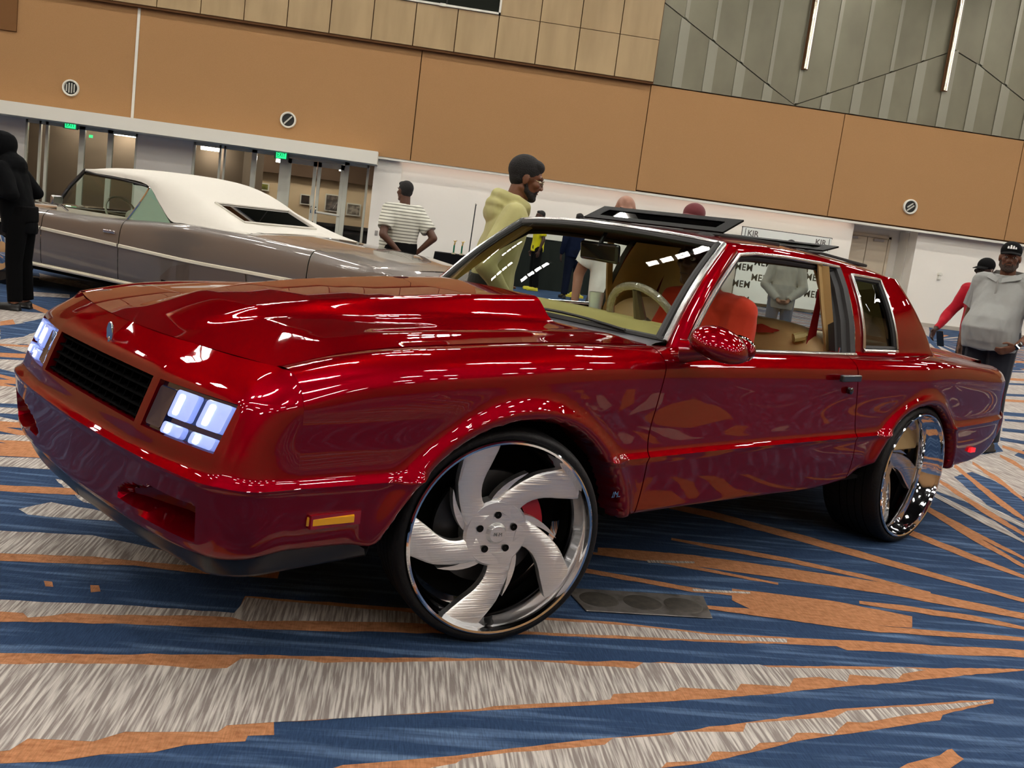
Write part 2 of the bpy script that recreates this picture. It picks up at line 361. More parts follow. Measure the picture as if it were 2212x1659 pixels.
('g',1,1,[(4.075,6.854),(4.643,7.307),(5.162,7.686),(5.15,7.288),(4.208,5.872),(4.283,6.41),(4.252,6.653),(3.973,6.418),(3.762,5.672),(3.767,5.209),(3.697,5.103),(3.645,5.634),(3.556,5.917)]),
('g',3,0,[(3.447,5.857),(3.512,5.836),(3.562,5.252),(3.504,4.887),(3.479,4.85),(3.443,5.198)]),
('g',1,1,[(8.25,13.007),(10.05,15.538),(11.168,16.334),(5.763,8.21),(5.01,7.383),(5.296,8.001),(6.494,9.832)]),
('o',3,0,[(9.137,14.206),(10.106,14.618),(9.844,14.228),(8.908,13.839)]),
('b',3,0,[(8.649,13.422),(9.591,13.851),(9.402,13.569),(8.484,13.158)]),
('b',3,0,[(7.853,12.04),(8.578,12.339),(8.389,12.059),(7.686,11.773)]),
('o',3,0,[(7.464,11.419),(8.112,11.645),(7.944,11.394),(7.313,11.179)]),
('b',3,0,[(6.759,10.226),(7.227,10.326),(7.017,10.011),(6.565,9.919)]),
('b',3,0,[(6.42,9.673),(6.846,9.757),(6.727,9.579),(6.309,9.498)]),
('b',3,0,[(5.965,8.993),(6.353,9.022),(6.21,8.809),(5.832,8.782)]),
('b',3,0,[(5.569,8.401),(5.867,8.296),(5.745,8.115),(5.453,8.216)]),
('o',3,0,[(5.326,7.979),(5.43,7.645),(5.341,7.512),(5.235,7.836)]),
('b',3,0,[(10.485,16.371),(11.723,17.031),(11.44,16.608),(10.242,15.982)]),
('o',3,0,[(11.287,17.659),(12.742,18.551),(12.408,18.052),(11.006,17.208)]),
('b',3,0,[(9.9,15.431),(11.098,16.099),(10.907,15.813),(9.737,15.17)])]

MBf = MB()
MBf.add([(-18, -16, 0), (32, -16, 0), (32, 28.4, 0), (-18, 28.4, 0)], [(0, 1, 2, 3)], 0)
def jag(P, amp, step=.055):
    out = []
    rr = random.Random(len(P)*7+int(abs(P[0][0])*100))
    for i in range(len(P)):
        a = Vector(P[i]); b = Vector(P[(i+1) % len(P)]); d = b-a; L = d.length
        n = max(1, int(L/step)); nrm = Vector((-d.y, d.x)).normalized() if L > 0 else Vector((0, 0))
        off = 0
        for k in range(n):
            if rr.random() < .45: off = rr.uniform(-1, 1)*amp
            out.append(a+d*(k/n)+(nrm*off if k else Vector((0, 0))))
            if k and rr.random() < .3: out.append(a+d*((k+.5)/n)+nrm*off*.2)
    return out
IDX = {'b': 0, 'o': 1, 'g': 2}
for ip, (c, l, j, P) in enumerate(CARPET):
    Q = jag(P, .006) if j else [Vector(p) for p in P]
    MBf.add([(q.x, q.y, .0008*l+ip*8e-6) for q in Q], [tuple(range(len(Q)))], IDX[c])
# rays of the woven star bursts, continuing where the car and the photograph's edge hide them
def ray(cx, cy, ang, r0, r1, w, c, l):
    a = math.radians(ang); d = Vector((math.cos(a), math.sin(a))); n = Vector((-d.y, d.x)); o = Vector((cx, cy))
    P = [o+d*r0, o+d*(r0*.6+r1*.4)+n*w*r1*.5, o+d*r1+n*w*r1*.3, o+d*r1*1.02, o+d*r1-n*w*r1*.4, o+d*(r0*.5+r1*.5)-n*w*r1*.3]
    MBf.add([(q.x, q.y, .0002*l+len(MBf.V)*1e-7) for q in P], [tuple(range(6))], IDX[c])
rr = random.Random(3)
for i in range(46):
    ang = 92+i*1.55
    ray(3.3, 3.25, ang, rr.uniform(2.6, 3.2), rr.uniform(4.5, 9.5), rr.uniform(.012, .03), 'ogo'[i % 3], 1)
for i in range(44):
    ang = -100+i*3.6
    ray(3.3, 3.25, ang, rr.uniform(.9, 1.3), rr.uniform(3.2, 6.5), rr.uniform(.015, .04), 'ogog'[i % 4], 1)
for i in range(64):
    ang = i*5.625+rr.uniform(-1.5, 1.5)
    ray(11.9, 21.2, ang, rr.uniform(.1, 1.6), rr.uniform(3, 7), rr.uniform(.02, .05), 'ggog'[i % 4], 1)
for cx, cy in ((-8.5, 12), (4, 15.5), (-4.5, 19), (14, 9), (-7, -1), (6, -6), (-2, -9), (13, -2), (20, 16)):
    for i in range(44):
        ang = i*8.2+rr.uniform(-2, 2)
        if cx == 4 and 250 < ang % 360 < 300: continue
        r1 = rr.uniform(2.2, 5.4)
        ex, ey = cx+r1*math.cos(math.radians(ang)), cy+r1*math.sin(math.radians(ang))
        if -3.2 < ex < 4.6 and 1.0 < ey < 8.0: continue
        if cx == -7 and ex > -3: continue
        ray(cx, cy, ang, rr.uniform(.2, 1.4), r1, rr.uniform(.02, .055), 'ggog'[i % 4], 1)
fl_o = MBf.build('floor', [c_blue, c_orange, c_grey], smooth=False, weld=False)
tag(fl_o, 'blue carpet woven with jagged orange and grey rays', kind='structure')

# ------------------------------------------------------------------ walls
Y0 = 27.0
def struct(name, mb, m, label=None, smooth=False):
    o = mb.build(name, m, smooth=smooth); tag(o, label, kind='structure'); return o
# back wall: the white lower part with openings for the storefront and the door alcove
w = MB()
w.box((-1.05, 26.95, 0), (-.33, 27.5, 2.66)); w.box((-.33, 27.05, 0), (12.32, 27.5, 2.70)); w.box((14.22, 27.05, 0), (32, 27.5, 2.76))
w.box((-18, 27.3, 0), (-9.95, 27.5, 2.5)); w.box((-7.17, 27.3, 0), (-5.77, 27.5, 2.5))
w.box((12.20, 28.07, 0), (14.40, 28.2, 2.9)); w.box((12.22, 27.52, 0), (12.33, 28.06, 2.6)); w.box((14.21, 27.52, 0), (14.32, 28.06, 2.6))
w.box((12.2, 27.0, 2.62), (14.3, 28.2, 2.95)); w.box((-18, 27.36, 2.45), (-1.0, 27.5, 2.75))
wall = struct('wall_back', w, white_wall, 'long white lower wall below the tan brown band')
# tan brown band: upholstered panels with a thin joint between them
seams = [-18, -14.2, -7.18, -.14, 5.93, 11.35, 16.6, 22.5, 32]
for a, b in zip(seams, seams[1:]):
    q = MB().box((a+.012, 26.72, 2.66 if a < 5 else 2.70), (b-.012, 26.98, 5.44)).build('wall_panel', brown_wall, wall, smooth=False)
MB().box((-18, 26.80, 2.64), (32, 27.04, 5.47)).build('backing', brown_dark, wall, smooth=False)
MB().box((-18, 26.74, 2.60), (32, 26.86, 2.66)).build('band_edge_trim', white_trim, wall, smooth=False)
MB().box((-7.215, 26.69, 2.70), (-7.15, 26.74, 5.44)).build('white_cover_strip', white_trim, wall, smooth=False)
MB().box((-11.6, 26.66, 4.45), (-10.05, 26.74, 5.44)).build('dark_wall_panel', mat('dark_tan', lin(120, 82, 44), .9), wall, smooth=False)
MB().box((-18, 26.55, 5.44), (5.93, 26.80, 5.50)).build('shadow_gap', brown_dark, wall, smooth=False)  # dark brown strip coloured as the shadow line beneath the overhanging timber
# timber veneer panels, one square metre each
for r in range(4):
    for k in range(18):
        x0 = 5.93-(k+1)*1.055; z0 = 5.50+r*1.075 if r else 5.50
        z1 = z0+1.06
        if x0 < 1.3 and r >= 1: continue
        if r == 0: z1 = 6.55
        else: z0 = 6.565+(r-1)*1.075; z1 = z0+1.06
        MB().box((x0+.012, 26.52, z0), (x0+1.043, 26.62, z1)).build('wood_panel', wood, wall, smooth=False)
MB().box((-18, 26.60, 5.47), (5.95, 26.9, 10.2)).build('panel_backing', brown_dark, wall, smooth=False)
# upper window in the timber wall
wn = MB(); x0, x1, z0, z1 = -15.1, 1.73, 6.56, 9.75  # unseen left run made wide and dark to deepen the hood's reflections
for a, b in (((x0, 26.46, z0), (x1, 26.62, z0+.05)), ((x0, 26.46, z1-.05), (x1, 26.62, z1)), ((x0, 26.46, z0), (x0+.05, 26.62, z1)), ((x1-.05, 26.46, z0), (x1, 26.62, z1))): wn.box(a, b)
win = struct('window_1', wn, white_trim, 'dark upper window with thin white frame in the timber wall')
MB().box((x0+.05, 26.53, z0+.05), (x1-.05, 26.55, z1-.05)).build('pane', mat('night_glass', lin(30, 32, 27), .8, spec=.1), win, smooth=False)
for k in range(9): MB().box((.33-k*1.82, 26.50, z0+.05), (.36-k*1.82, 26.56, z1-.05)).build('mullion', dark_m, win, smooth=False)
MB().box((.18, 26.40, z0-.02), (.32, 26.47, z0+.05)).build('sill_bracket', white_trim, win, smooth=False)
# silver wall to the right: panels, lighter fins cut off along a zigzag
MB().box((5.95, 26.78, 5.46), (32, 26.95, 10.2)).build('metal_backing', mat('fin_gap', lin(84, 80, 62), .8), wall, smooth=False)
def zz(x): return float(np.interp(x, [5.95, 9.88, 14.2, 18.2, 22.4, 27, 32], [7.55, 5.47, 7.56, 5.6, 7.6, 5.6, 7.6]))
X = 6.6; k = 0
while X < 22:
    a, b = X+.03, X+.80
    if X == 6.6: a = 5.97
    z_a, z_b = zz(a), zz(b)
    # lower and upper leaf of each panel, a fine joint along the zigzag
    MB().prism([(a, 5.47), (b, 5.47), (b, max(5.48, z_b-.012)), (a, max(5.48, z_a-.012))], 26.72, 26.79).build('metal_panel', silver, wall, smooth=False)
    MB().prism([(a, z_a+.012), (b, z_b+.012), (b, 10.1), (a, 10.1)], 26.705, 26.79).build('metal_panel', silver, wall, smooth=False)
    if zz(X) > 5.75: MB().prism([(X-.13, 5.47), (X+.13, 5.47), (X+.13, zz(X+.13)-.02), (X-.13, zz(X-.13)-.02)], 26.69, 26.74).build('metal_fin', fin_m, wall, smooth=False)
    MB().prism([(X-.05, zz(X-.05)+.03), (X+.05, zz(X+.05)+.03), (X+.05, 10.1), (X-.05, 10.1)], 26.68, 26.74).build('metal_fin', fin_m, wall, smooth=False)
    X += .83; k += 1
for i, (x, lab) in enumerate(((9.95, 'slim vertical tube lamp on silver wall nearer the timber panels'), (13.93, 'slim vertical tube lamp on silver wall at far right'))):
    t = empty('tube_lamp', (x, 26.55, 6.42)); tag(t, lab, 'wall lamp')
    MB().tube([(0, 0, 0), (0, 0, 3.4)], .035, 12).build('tube', mat('lamp_tube_metal', lin(215, 205, 180), .15, .9), t)
    MB().tube([(.06, .03, 0), (.06, .03, 3.4)], .028, 10).build('light_tube', mat('tube_lens', (1, 1, 1, 1), .3, emit=(1, .9, .72, 1), es=.55), t)
    MB().box((-.07, .04, -.02), (.10, .08, 3.42)).build('back_plate', brown_dark, t, smooth=False)
MB().box((-18, 27.30, 0), (-9.96, 27.31, .10)).build('skirting', white_trim, wall, smooth=False)
bb = MB().box((-.33, 27.03, 0), (12.32, 27.06, .11)).box((14.25, 27.03, 0), (32, 27.06, .11))
struct('baseboard_back', bb, mat('baseboard_grey', lin(176, 168, 156), .6), 'grey baseboard along the white back wall')
# cove light under the tan band washes the top of the white wall
cv = MB().box((-.33, 26.90, 2.712), (12.2, 26.94, 2.73)).box((14.4, 26.90, 2.76), (30, 26.94, 2.78)).build('cove_light', cove_m, smooth=False)
tag(cv, 'warm cove light hidden above the top edge of the white wall', 'light')
cv.location = (0, -.02, -.10)
wl = MB().box((-18.3, -16, 0), (-18, 28.4, 10.2)); struct('wall_left', wl, side_m)
wr = MB().box((32, -16, 0), (32.3, 28.4, 10.2)); struct('wall_right', wr, side_m)
wf = MB().box((-18.3, -16.3, 0), (32.3, -16, 10.2)); struct('wall_front', wf, side_m)
ce = MB().box((-18.3, -16.3, 10.2), (32.3, 28.4, 10.4)); struct('ceiling', ce, ceil_m)

# ------------------------------------------------------------------ door alcove on the right
def leaf(mb_parent, x0, x1, z1, y, hinge=1): 
    return MB().box((x0, y, .01), (x1, y+.045, z1)).build('door_leaf', door_paint, mb_parent, smooth=False)
fr = MB().box((12.50, 27.98, 0), (12.58, 28.08, 2.40)).box((13.86, 27.98, 0), (13.94, 28.08, 2.40)).box((12.50, 27.98, 2.34), (13.94, 28.08, 2.42))
dr = struct('door_1', fr, door_paint, 'cream double door in the alcove of the white wall')
leaf(dr, 12.59, 13.21, 2.33, 28.0); leaf(dr, 13.23, 13.85, 2.33, 28.0)
for x in (12.60, 13.40):
    MB().box((x, 27.93, 2.24), (x+.30, 28.0, 2.31)).build('door_closer', mat('closer_grey', lin(168, 160, 156), .5), dr, smooth=False)
MB().box((13.79, 27.95, 1.02), (13.83, 28.0, 1.08)).box((13.72, 27.94, 1.04), (13.83, 27.96, 1.06)).build('door_handle', dark_m, dr, smooth=False)
al = MB().box((15.02, 26.97, 1.50), (15.14, 27.05, 1.56)).box((15.05, 26.99, 1.38), (15.11, 27.05, 1.50))
al.box((15.03, 27.03, 1.36), (15.13, 27.055, 1.58))
tag(al.build('wall_strobe', white_trim, smooth=False), 'small white alarm sounder on the white wall right of the cream doors', 'alarm')
ou = MB().box((-.86, 26.93, .62), (-.78, 26.96, .74)).box((-.84, 26.92, .65), (-.80, 26.935, .71))
tag(ou.build('wall_socket', mat('socket_grey', lin(150, 146, 140), .5), smooth=False), 'small grey wall socket on the white pier right of the glass doors', 'socket')

# ------------------------------------------------------------------ storefront and lobby on the left
sf = MB().box((-18, 26.15, 2.42), (-.97, 27.45, 2.74))
struct('trim_1', sf, white_trim, 'white soffit beam over the glass doors')
# lobby
lb = MB().box((-12, 30.0, 0), (-5.0, 30.1, 3.0)); struct('wall_lobby', lb, lobby_m, 'brown grey wall seen through the left glass doors')
struct('trim_2', MB().box((-6.5, 35.6, 2.06), (3, 36.0, 3.0)), mat('lobby_bulkhead', lin(84, 64, 48), .8), 'dark brown bulkhead above the beige lobby wall')
lb2 = MB().box((-6.5, 36.0, .0), (3, 36.1, 3.3)); struct('wall_far_lobby', lb2, lobby_b, 'pale beige far wall of the lobby')
struct('floor_lobby', MB().box((-12, 28.4, -.05), (3, 36, 0.0)), mat('lobby_floor', lin(70, 66, 64), .4))
struct('ceiling_lobby', MB().box((-12, 27.5, 2.95), (3, 36.1, 3.05)), mat('lobby_ceiling', lin(66, 58, 50), .9))
struct('wall_side_lobby', MB().box((-5.0, 30.0, 0), (-4.9, 34.0, 3.0)).box((2.9, 27.5, 0), (3, 36, 3)).box((-12.1, 27.5, 0), (-12, 30, 3)), lobby_m)
MULL = [(-9.94, .07), (-9.60, .05), (-9.43, .07), (-8.56, .14), (-7.86, .13), (-7.20, .06), (-5.74, .06), (-5.08, .05), (-4.96, .05), (-4.20, .13), (-3.42, .22), (-1.78, .12), (-1.22, .06)]
fm = MB()
for x, w_ in MULL: fm.box((x-w_/2, 27.33, 0), (x+w_/2, 27.43, 2.44))
fm.box((-9.95, 27.33, 2.34), (-7.17, 27.43, 2.44)).box((-5.75, 27.33, 2.34), (-1.20, 27.43, 2.44)).box((-9.95, 27.34, 0), (-8.6, 27.42, .12)).box((-5.75, 27.34, 0), (-4.2, 27.42, .12))
wf2 = struct('window_2', fm, steel_m, 'aluminium framed glass storefront beneath the white soffit')
for a, b in ((-9.90, -9.62), (-9.40, -8.63), (-8.49, -7.92), (-7.80, -7.23), (-5.71, -5.10), (-4.93, -4.27), (-4.13, -3.53), (-1.72, -1.25)):
    MB().box((a, 27.37, .12), (b, 27.38, 2.34)).build('pane', door_glass, wf2, smooth=False)
dn = 2
for x0, x1, bar in ((-3.31, -2.56, False), (-2.53, -1.84, True)):
    d = MB(); s_ = .09
    d.box((x0, 27.30, .02), (x0+s_, 27.36, 2.32)).box((x1-s_, 27.30, .02), (x1, 27.36, 2.32)).box((x0, 27.30, 2.20), (x1, 27.36, 2.33)).box((x0, 27.30, .02), (x1, 27.36, .25))
    D = struct('door_%d' % dn, d, steel_m, 'glass door leaf %s push bar in the storefront' % ('with' if bar else 'without')); dn += 1
    MB().box((x0+s_, 27.325, .25), (x1-s_, 27.335, 2.20)).build('pane', door_glass, D, smooth=False)
    if bar: MB().tube([(x0+.03, 27.27, 1.02), (x1-.02, 27.27, 1.00)], .028, 8).build('push_bar', white_trim, D)
    xx = x1-.05 if not bar else x0+.04
    MB().tube([(xx, 27.27, .98), (xx, 27.24, 1.02), (xx, 27.24, 1.12), (xx, 27.27, 1.16)], .014, 8).build('pull_handle', chrome, D)
# lobby fittings
for x, y, z, L, lab in ((-8.40, 29.6, 2.40, .70, 'long bright linear lamp behind the left glass doors'), (-6.03, 29.6, 2.32, .54, 'long bright linear lamp behind the middle glass panes'), (-3.93, 29.6, 2.25, .2, 'short bright lamp just below the right exit sign'), (-2.14, 29.6, 2.24, .18, 'short bright lamp behind the glass door with push bar'), (-9.72, 29.6, 2.42, .10, 'small dim lamp left of the left exit sign')):
    t = MB().box((0, -.06, 0), (L, .06, .09)).build('linear_lamp', strip_m, smooth=False); t.location = (x, y, z); tag(t, lab, 'lamp')
for x, w_, z0, z1, c, lab in ((-3.84, .36, 1.12, 1.48, lin(40, 30, 28), 'dark framed poster on the lobby wall behind the left door leaf'), (-2.98, .62, 1.0, 1.60, lin(120, 110, 104), 'grey abstract picture behind the door with push bar'), (-2.22, .5, .95, 1.38, lin(180, 168, 155), 'pale crumpled looking picture at the storefront right end'), (-5.38, .45, 1.42, 1.68, lin(128, 132, 52), 'olive green sign on the lobby wall')):
    p = empty('wall_picture', (x, 35.9, z0)); tag(p, lab, 'picture')
    MB().box((0, 0, 0), (w_, .05, z1-z0)).build('frame', white_trim, p, smooth=False)
    MB().box((.04, -.01, .04), (w_-.04, .0, z1-z0-.04)).build('print', mat('print_%s' % lab[:8], c, .6, var=((c[0]*.35, c[1]*.35, c[2]*.35, 1), (7, 7, 7), .4, .6)), p, smooth=False)
tag(MB().box((-5, 34.9, 0), (2.5, 35.4, .50)).box((-5, 34.8, .5), (2.5, 35.5, .6)).build('lobby_bench', dark_m, smooth=False), 'long dark bench along the lobby wall behind the glass doors', 'bench')
for i, (x, y) in enumerate(((-9, 29), (-3.5, 31), (-1, 33.2), (-5.2, 34.6), (1.5, 34.3), (-3.2, 34.3))):  # extra lamps out of view, added to brighten the dim lobby
    t = MB().box((-.6, -.1, 0), (.6, .1, .04)).build('lobby_fill_light', strip_m, smooth=False); t.location = (x, y, 2.90); tag(t, 'unseen fill lamp added to brighten the lobby', 'lamp', 'added fill lamps in the lobby')
# exit signs
exit_g = mat('exit_green', (.0, .5, .12, 1), .4, emit=(.03, 1, .32, 1), es=1.1)
for x, z, lab in ((-8.73, 2.40, 'green EXIT sign left of the white strip, over the left doors'), (-3.46, 2.36, 'green EXIT sign over the right glass doors')):
    t = empty('exit_sign', (x, 26.92, z)); tag(t, lab, 'exit sign')
    MB().box((-.18, 0, -.105), (.18, .05, .105)).build('housing', mat('exit_housing', lin(120, 150, 128), .5), t, smooth=False)
    MB().box((-.13, -.008, -.085), (.13, 0, .085)).build('lit_face', exit_g, t, smooth=False)
    text('lettering', 'EXIT', .155, (0, -.010, 0), ((1, 0, 0), (0, 0, 1), (0, -1, 0)), mat('exit_letter', (.006, .10, .04, 1), .5), t, .001, sx=.68)
    MB().box((-.02, .01, .10), (.02, .04, .16)).build('stem', white_trim, t, smooth=False)
MB_g = mat('green_indicator', (0, .4, .1, 1), .4, emit=(.1, 1, .4, 1), es=1)
t = MB().box((-.05, 0, -.04), (.05, .03, .04)).build('indicator_lamp', MB_g, smooth=False); t.location = (-9.04, 29.6, 2.27); tag(t, 'small green indicator lamp behind the left glass doors', 'lamp')
# round grilles on the tan band
for x, z, sl, lab in ((-8.70, 3.29, 4, 'round white ringed vent with upright slats above the left doors'), (-3.34, 3.25, 1, 'round white ringed vent with one slanting slat above the right doors'), (13.66, 3.25, 2, 'round white ringed vent with two slanting slats at the right')):
    t = empty('round_vent', (x, 26.70, z)); tag(t, lab, 'vent')
    MB().lathe([(.205, .02), (.205, -.03), (.19, -.045), (.165, -.04), (.155, -.01), (.155, .02)], 40, 'y').build('ring', white_trim, t)
    MB().lathe([(.157, .0), (.001, .0)], 32, 'y').build('dark_core', mat('vent_dark', (.006, .007, .006, 1), .6), t)
    for k in range(sl):
        b = MB()
        if sl == 4:
            xx = -.10+k*.062; h = math.sqrt(max(0, .145**2-xx**2))*.85
            b.box((xx-.014, -.02, -h), (xx+.014, -.004, h))
        else:
            a = math.radians(48 if sl == 1 else 40); o_ = 0 if sl == 1 else (-.035+.07*k)
            L = .14 if sl == 1 else (.12 if k == 0 else .10)
            d = Vector((math.cos(a), 0, math.sin(a))); n = Vector((-d.z, 0, d.x)); c0 = n*o_+d*(.0 if sl == 1 else (-.01+.03*k))
            P = [c0-d*L-n*.018, c0+d*L-n*.018, c0+d*L+n*.018, c0-d*L+n*.018]
            b.prism([(p.x, p.z) for p in P], -.02, -.004)
        b.build('slat', mat('vent_slat', lin(190, 190, 180), .5), t, smooth=False)

# ------------------------------------------------------------------ ceiling luminaires
hous = mat('luminaire_housing', lin(60, 58, 55), .6)
proto_h = None; n_l = 0
for iy in range(9):
    for ix in range(9):
        x = -15.8+ix*5.4+(1.3 if iy % 2 else 0); y = -11.0+iy*4.7
        t = empty('ceiling_light', (x, y, 9.95)); n_l += 1
        t['label'] = 'ceiling light with eight square lenses high above the hall'; t['category'] = 'ceiling light'; t['group'] = 'ceiling lights over the hall'
        if proto_h is None:
            h = MB().box((-.80, -.28, 0), (.86, .28, .12)).build('housing', hous, t, smooth=False)
            b = MB()
            for kx in range(4):
                for ky in range(2): b.box((-.72+kx*.38, -.22+ky*.24, -.02), (-.72+kx*.38+.28, -.22+ky*.24+.19, 0.0))
            l_ = b.build('lens', lamp_m, t, smooth=False); proto_h = (h, l_)
            MB().tube([(0, 0, .12), (0, 0, .26)], .02, 6).build('hanger', hous, t)
        else:
            for s in proto_h:
                c = s.copy(); COL.objects.link(c); c.parent = t

# ================================================================== the red coupe
RED = empty('red_coupe', (-.089, 3.721, 0), math.atan2(-.591, -.8067))
tag(RED, 'candy red eighties coupe on oversized polished turbine wheels, hood scoop and lit headlights', 'car')
SX = [.79, .60, .40, .20, 0, -.20, -.40, -.598, -.604, -.9, -1.2, -1.5, -1.8, -2.045, -2.051, -2.3, -2.5, -2.7, -2.9, -3.1, -3.4, -3.65, -3.85, -3.97]
def ztop(x): return interp(x, [-4.05, -3.9, -3.4, -3.1, -2.9, -2.1, -1.4, -.66, -.2, .1, .4, .6, .79, 1.2], [.872, .884, .925, .945, .955, .955, .958, .966, .966, .956, .942, .922, .885, .84])
def hw(x): return interp(x, [-4.02, -3.9, -3.6, -3.3, -3.0, -2.7, -2.3, -2.0, -1.4, -.9, -.6, -.2, 0, .4, .79], [.775, .815, .862, .885, .903, .912, .902, .897, .893, .896, .902, .911, .914, .908, .885])
def zbot(x): return interp(x, [-4.05, -3.6, -3.1, -2.9, -2.3, -2.2, -2.1, -1.95, -.4, .3, .45, .79], [.42, .36, .355, .36, .46, .425, .385, .352, .37, .38, .40, .405])
def yt(x): return interp(x, [-4.0, -3.6, -3.1, -2.8, -2, .5, .79], [.68, .72, .745, .77, .80, .80, .79])
def side_pt(x, j):
    zt = ztop(x); h = hw(x); zb = zbot(x)
    dz = [zb, zb+.014, .47, .574, .592, .612, .68, .79, zt-.062, zt-.026, zt, zt+.003, zt+.001][j]
    fl_ = .010*math.exp(-((x-.02)/.5)**2)+.014*math.exp(-((x+2.72)/.55)**2)-.006*math.exp(-((x+1.35)/.5)**2)
    y = [h-.055, h-.028, h-.012, h-.004, h+.003, h-.010, h-.016, h-.018+fl_, h-.026+fl_, h-.052+fl_*.5, yt(x), yt(x)-.035, yt(x)-.065][j]
    sx = 0
    if -1.25 < x < .35:
        wgt = max(0, 1-abs(x+.60)/.6); sx += -.065*wgt*min(1, max(0, (dz-.70)/.26))
    if -2.5 < x < -1.6:
        wgt = max(0, 1-abs(x+2.048)/.42); sx += (.03-.075*min(1, max(0, (.86-dz)/.35)))*wgt
    return (x+sx, y, dz)
G = [[side_pt(x, j) for j in range(13)] for x in SX]
su = [12, 13, 13, 13, 13, 13, 13, 1, 18, 18, 18, 18, 15, 1, 16, 13, 13, 13, 13, 16, 8, 6, 5]
sv = [2, 7, 7, 2, 2, 5, 7, 5, 3, 3, 2, 2]
DG, TU, TV = patch(G, su, sv)
ARCH = [(.015, .198, .557), (-2.70, .250, .478)]
nu, nv = len(TU), len(TV)
# wheel arch lips swell outwards
for cx, cz, r in ARCH:
    d = np.hypot(DG[:, :, 0]-cx, DG[:, :, 2]-cz)-r
    DG[:, :, 1] += .026*np.exp(-((d-.018)/.030)**2)*(DG[:, :, 2] < .84)
inside = np.zeros((nu, nv), bool)
for cx, cz, r in ARCH:
    inside |= (np.hypot(DG[:, :, 0]-cx, DG[:, :, 2]-cz) < r)
used_edge = []
def side_part(i0, i1, flip=False):
    V = []; F = []; ids = {}
    rim = [[], []]
    for i in range(i0, i1):
        for j in range(nv-1):
            c = [(i, j), (i+1, j), (i+1, j+1), (i, j+1)]
            if all(inside[a] for a in c): continue
            f = []
            for a in c:
                if a not in ids:
                    p = DG[a].copy()
                    if inside[a]:
                        for q, (cx, cz, r) in enumerate(ARCH):
                            dd = math.hypot(p[0]-cx, p[2]-cz)
                            if dd < r:
                                p[0] = cx+(p[0]-cx)*r/dd; p[2] = cz+(p[2]-cz)*r/dd; rim[q].append(tuple(p))
                    ids[a] = len(V); V.append(tuple(p))
                f.append(ids[a])
            F.append(tuple(f))
    return V, F, rim
iA = next(i for i, t in enumerate(TU) if t >= 7); iB = next(i for i, t in enumerate(TU) if t >= 13)
# edge vertices whose faces vanish are snapped on to the arch: rims are collected per side part
def solid(o, th=.006, off=-1):
    md = o.modifiers.new('s', 'SOLIDIFY'); md.thickness = th; md.offset = off; return o
names = [('front_fender', 0, iA), ('door', iA+1, iB), ('quarter_panel', iB+1, nu-1)]
PARTS = {}
for side in (1, -1):
    for nm, i0, i1 in names:
        V, F, rim = side_part(i0, i1)
        mb = MB(); mb.add(V, F)
        # returned flange at the arch edge, and at door edges
        for q, R3 in enumerate(rim):
            if len(R3) < 4: continue
            cx, cz, r = ARCH[q]
            R3 = sorted(set(R3), key=lambda p: math.atan2(p[2]-cz, p[0]-cx))
            a = [Vector(p) for p in R3]; n = len(a)
            b = [Vector((p.x, p.y-.012, p.z)) + Vector((cx-p.x, 0, cz-p.z)).normalized()*.008 for p in a]; c = [Vector((p.x, p.y-.09, p.z)) for p in b]
            mb.add(a+b+c, [(k, k+1, n+k+1, n+k) for k in range(n-1) if (a[k+1]-a[k]).length < .12]+[(n+k, n+k+1, 2*n+k+1, 2*n+k) for k in range(n-1) if (a[k+1]-a[k]).length < .12])
        for ii in ((i0, i1) if True else ()):
            L = [Vector(DG[ii, j]) for j in range(nv) if not inside[ii, j]]; n = len(L)
            mb.add(L+[p+Vector((0, -.03, 0)) for p in L], [(k, k+1, n+k+1, n+k) for k in range(n-1)])
        L = [Vector(DG[i, 0]) for i in range(i0, i1+1)]; n = len(L)
        mb.add(L+[p+Vector((0, -.06, .0)) for p in L], [(k, k+1, n+k+1, n+k) for k in range(n-1) if not (inside[i0+k, 0] or inside[i0+k+1, 0])])
        if side < 0: mb.V = mirror(mb.V)
        PARTS[(nm, side)] = mb.build(nm, red_paint, RED, angle=50)
    # dark backing behind the shut lines
    mb = MB()
    for i in (iA, iB):
        L = [Vector(DG[i, j]) for j in range(2, nv-4)]; n = len(L)
        P = [p+Vector((-.03, -.012, 0)) for p in L]+[p+Vector((.03, -.012, 0)) for p in L]
        mb.add(P, [(k, k+1, n+k+1, n+k) for k in range(n-1)])
    if side < 0: mb.V = mirror(mb.V)
    mb.build('shut_line_seal', black_matt, RED)

# ---- hood with its cowl scoop
def sm(t): t = min(1, max(0, t)); return t*t*(3-2*t)
def hood_z(x, y):
    a = abs(y)
    e = ztop(x) if x < .79 else .885-(x-.79)*.20
    z = e+.003+.036*(1-(a/.735)**2)*(1-.35*sm((x-.5)/.4))
    b = interp(x, [-.6, -.5, -.2, .2, .6, .82], [.082, .080, .066, .046, .020, 0])
    w_ = interp(x, [-.6, .2, .82], [.345, .305, .20])
    z += b*sm((w_-a)/.10+.5)
    z += .006*math.exp(-((a-.60)/.05)**2)*sm((.7-x)/.4)
    return z
def x_front(y): return .905-.10*(abs(y)/.72)**2
def x_rear(y): return -.50-.20*(abs(y)/.72)**2.2
ys = [(-.728+1.456*k/96) for k in range(97)]
V = []; NX = 64
for i in range(NX+1):
    for y in ys:
        t = i/NX; x = x_front(y)*(1-t)+x_rear(y)*t
        z = hood_z(x, y)
        V.append((x, y, z))
F = grid_faces(NX+1, 97)
mb = MB().add(V, F)
L = [Vector(V[NX*97+j]) for j in range(97)]
mb.add(L+[Vector((p.x-.004, p.y, min(p.z-.01, .982))) for p in L], [(k, k+1, 97+k+1, 97+k) for k in range(96)])
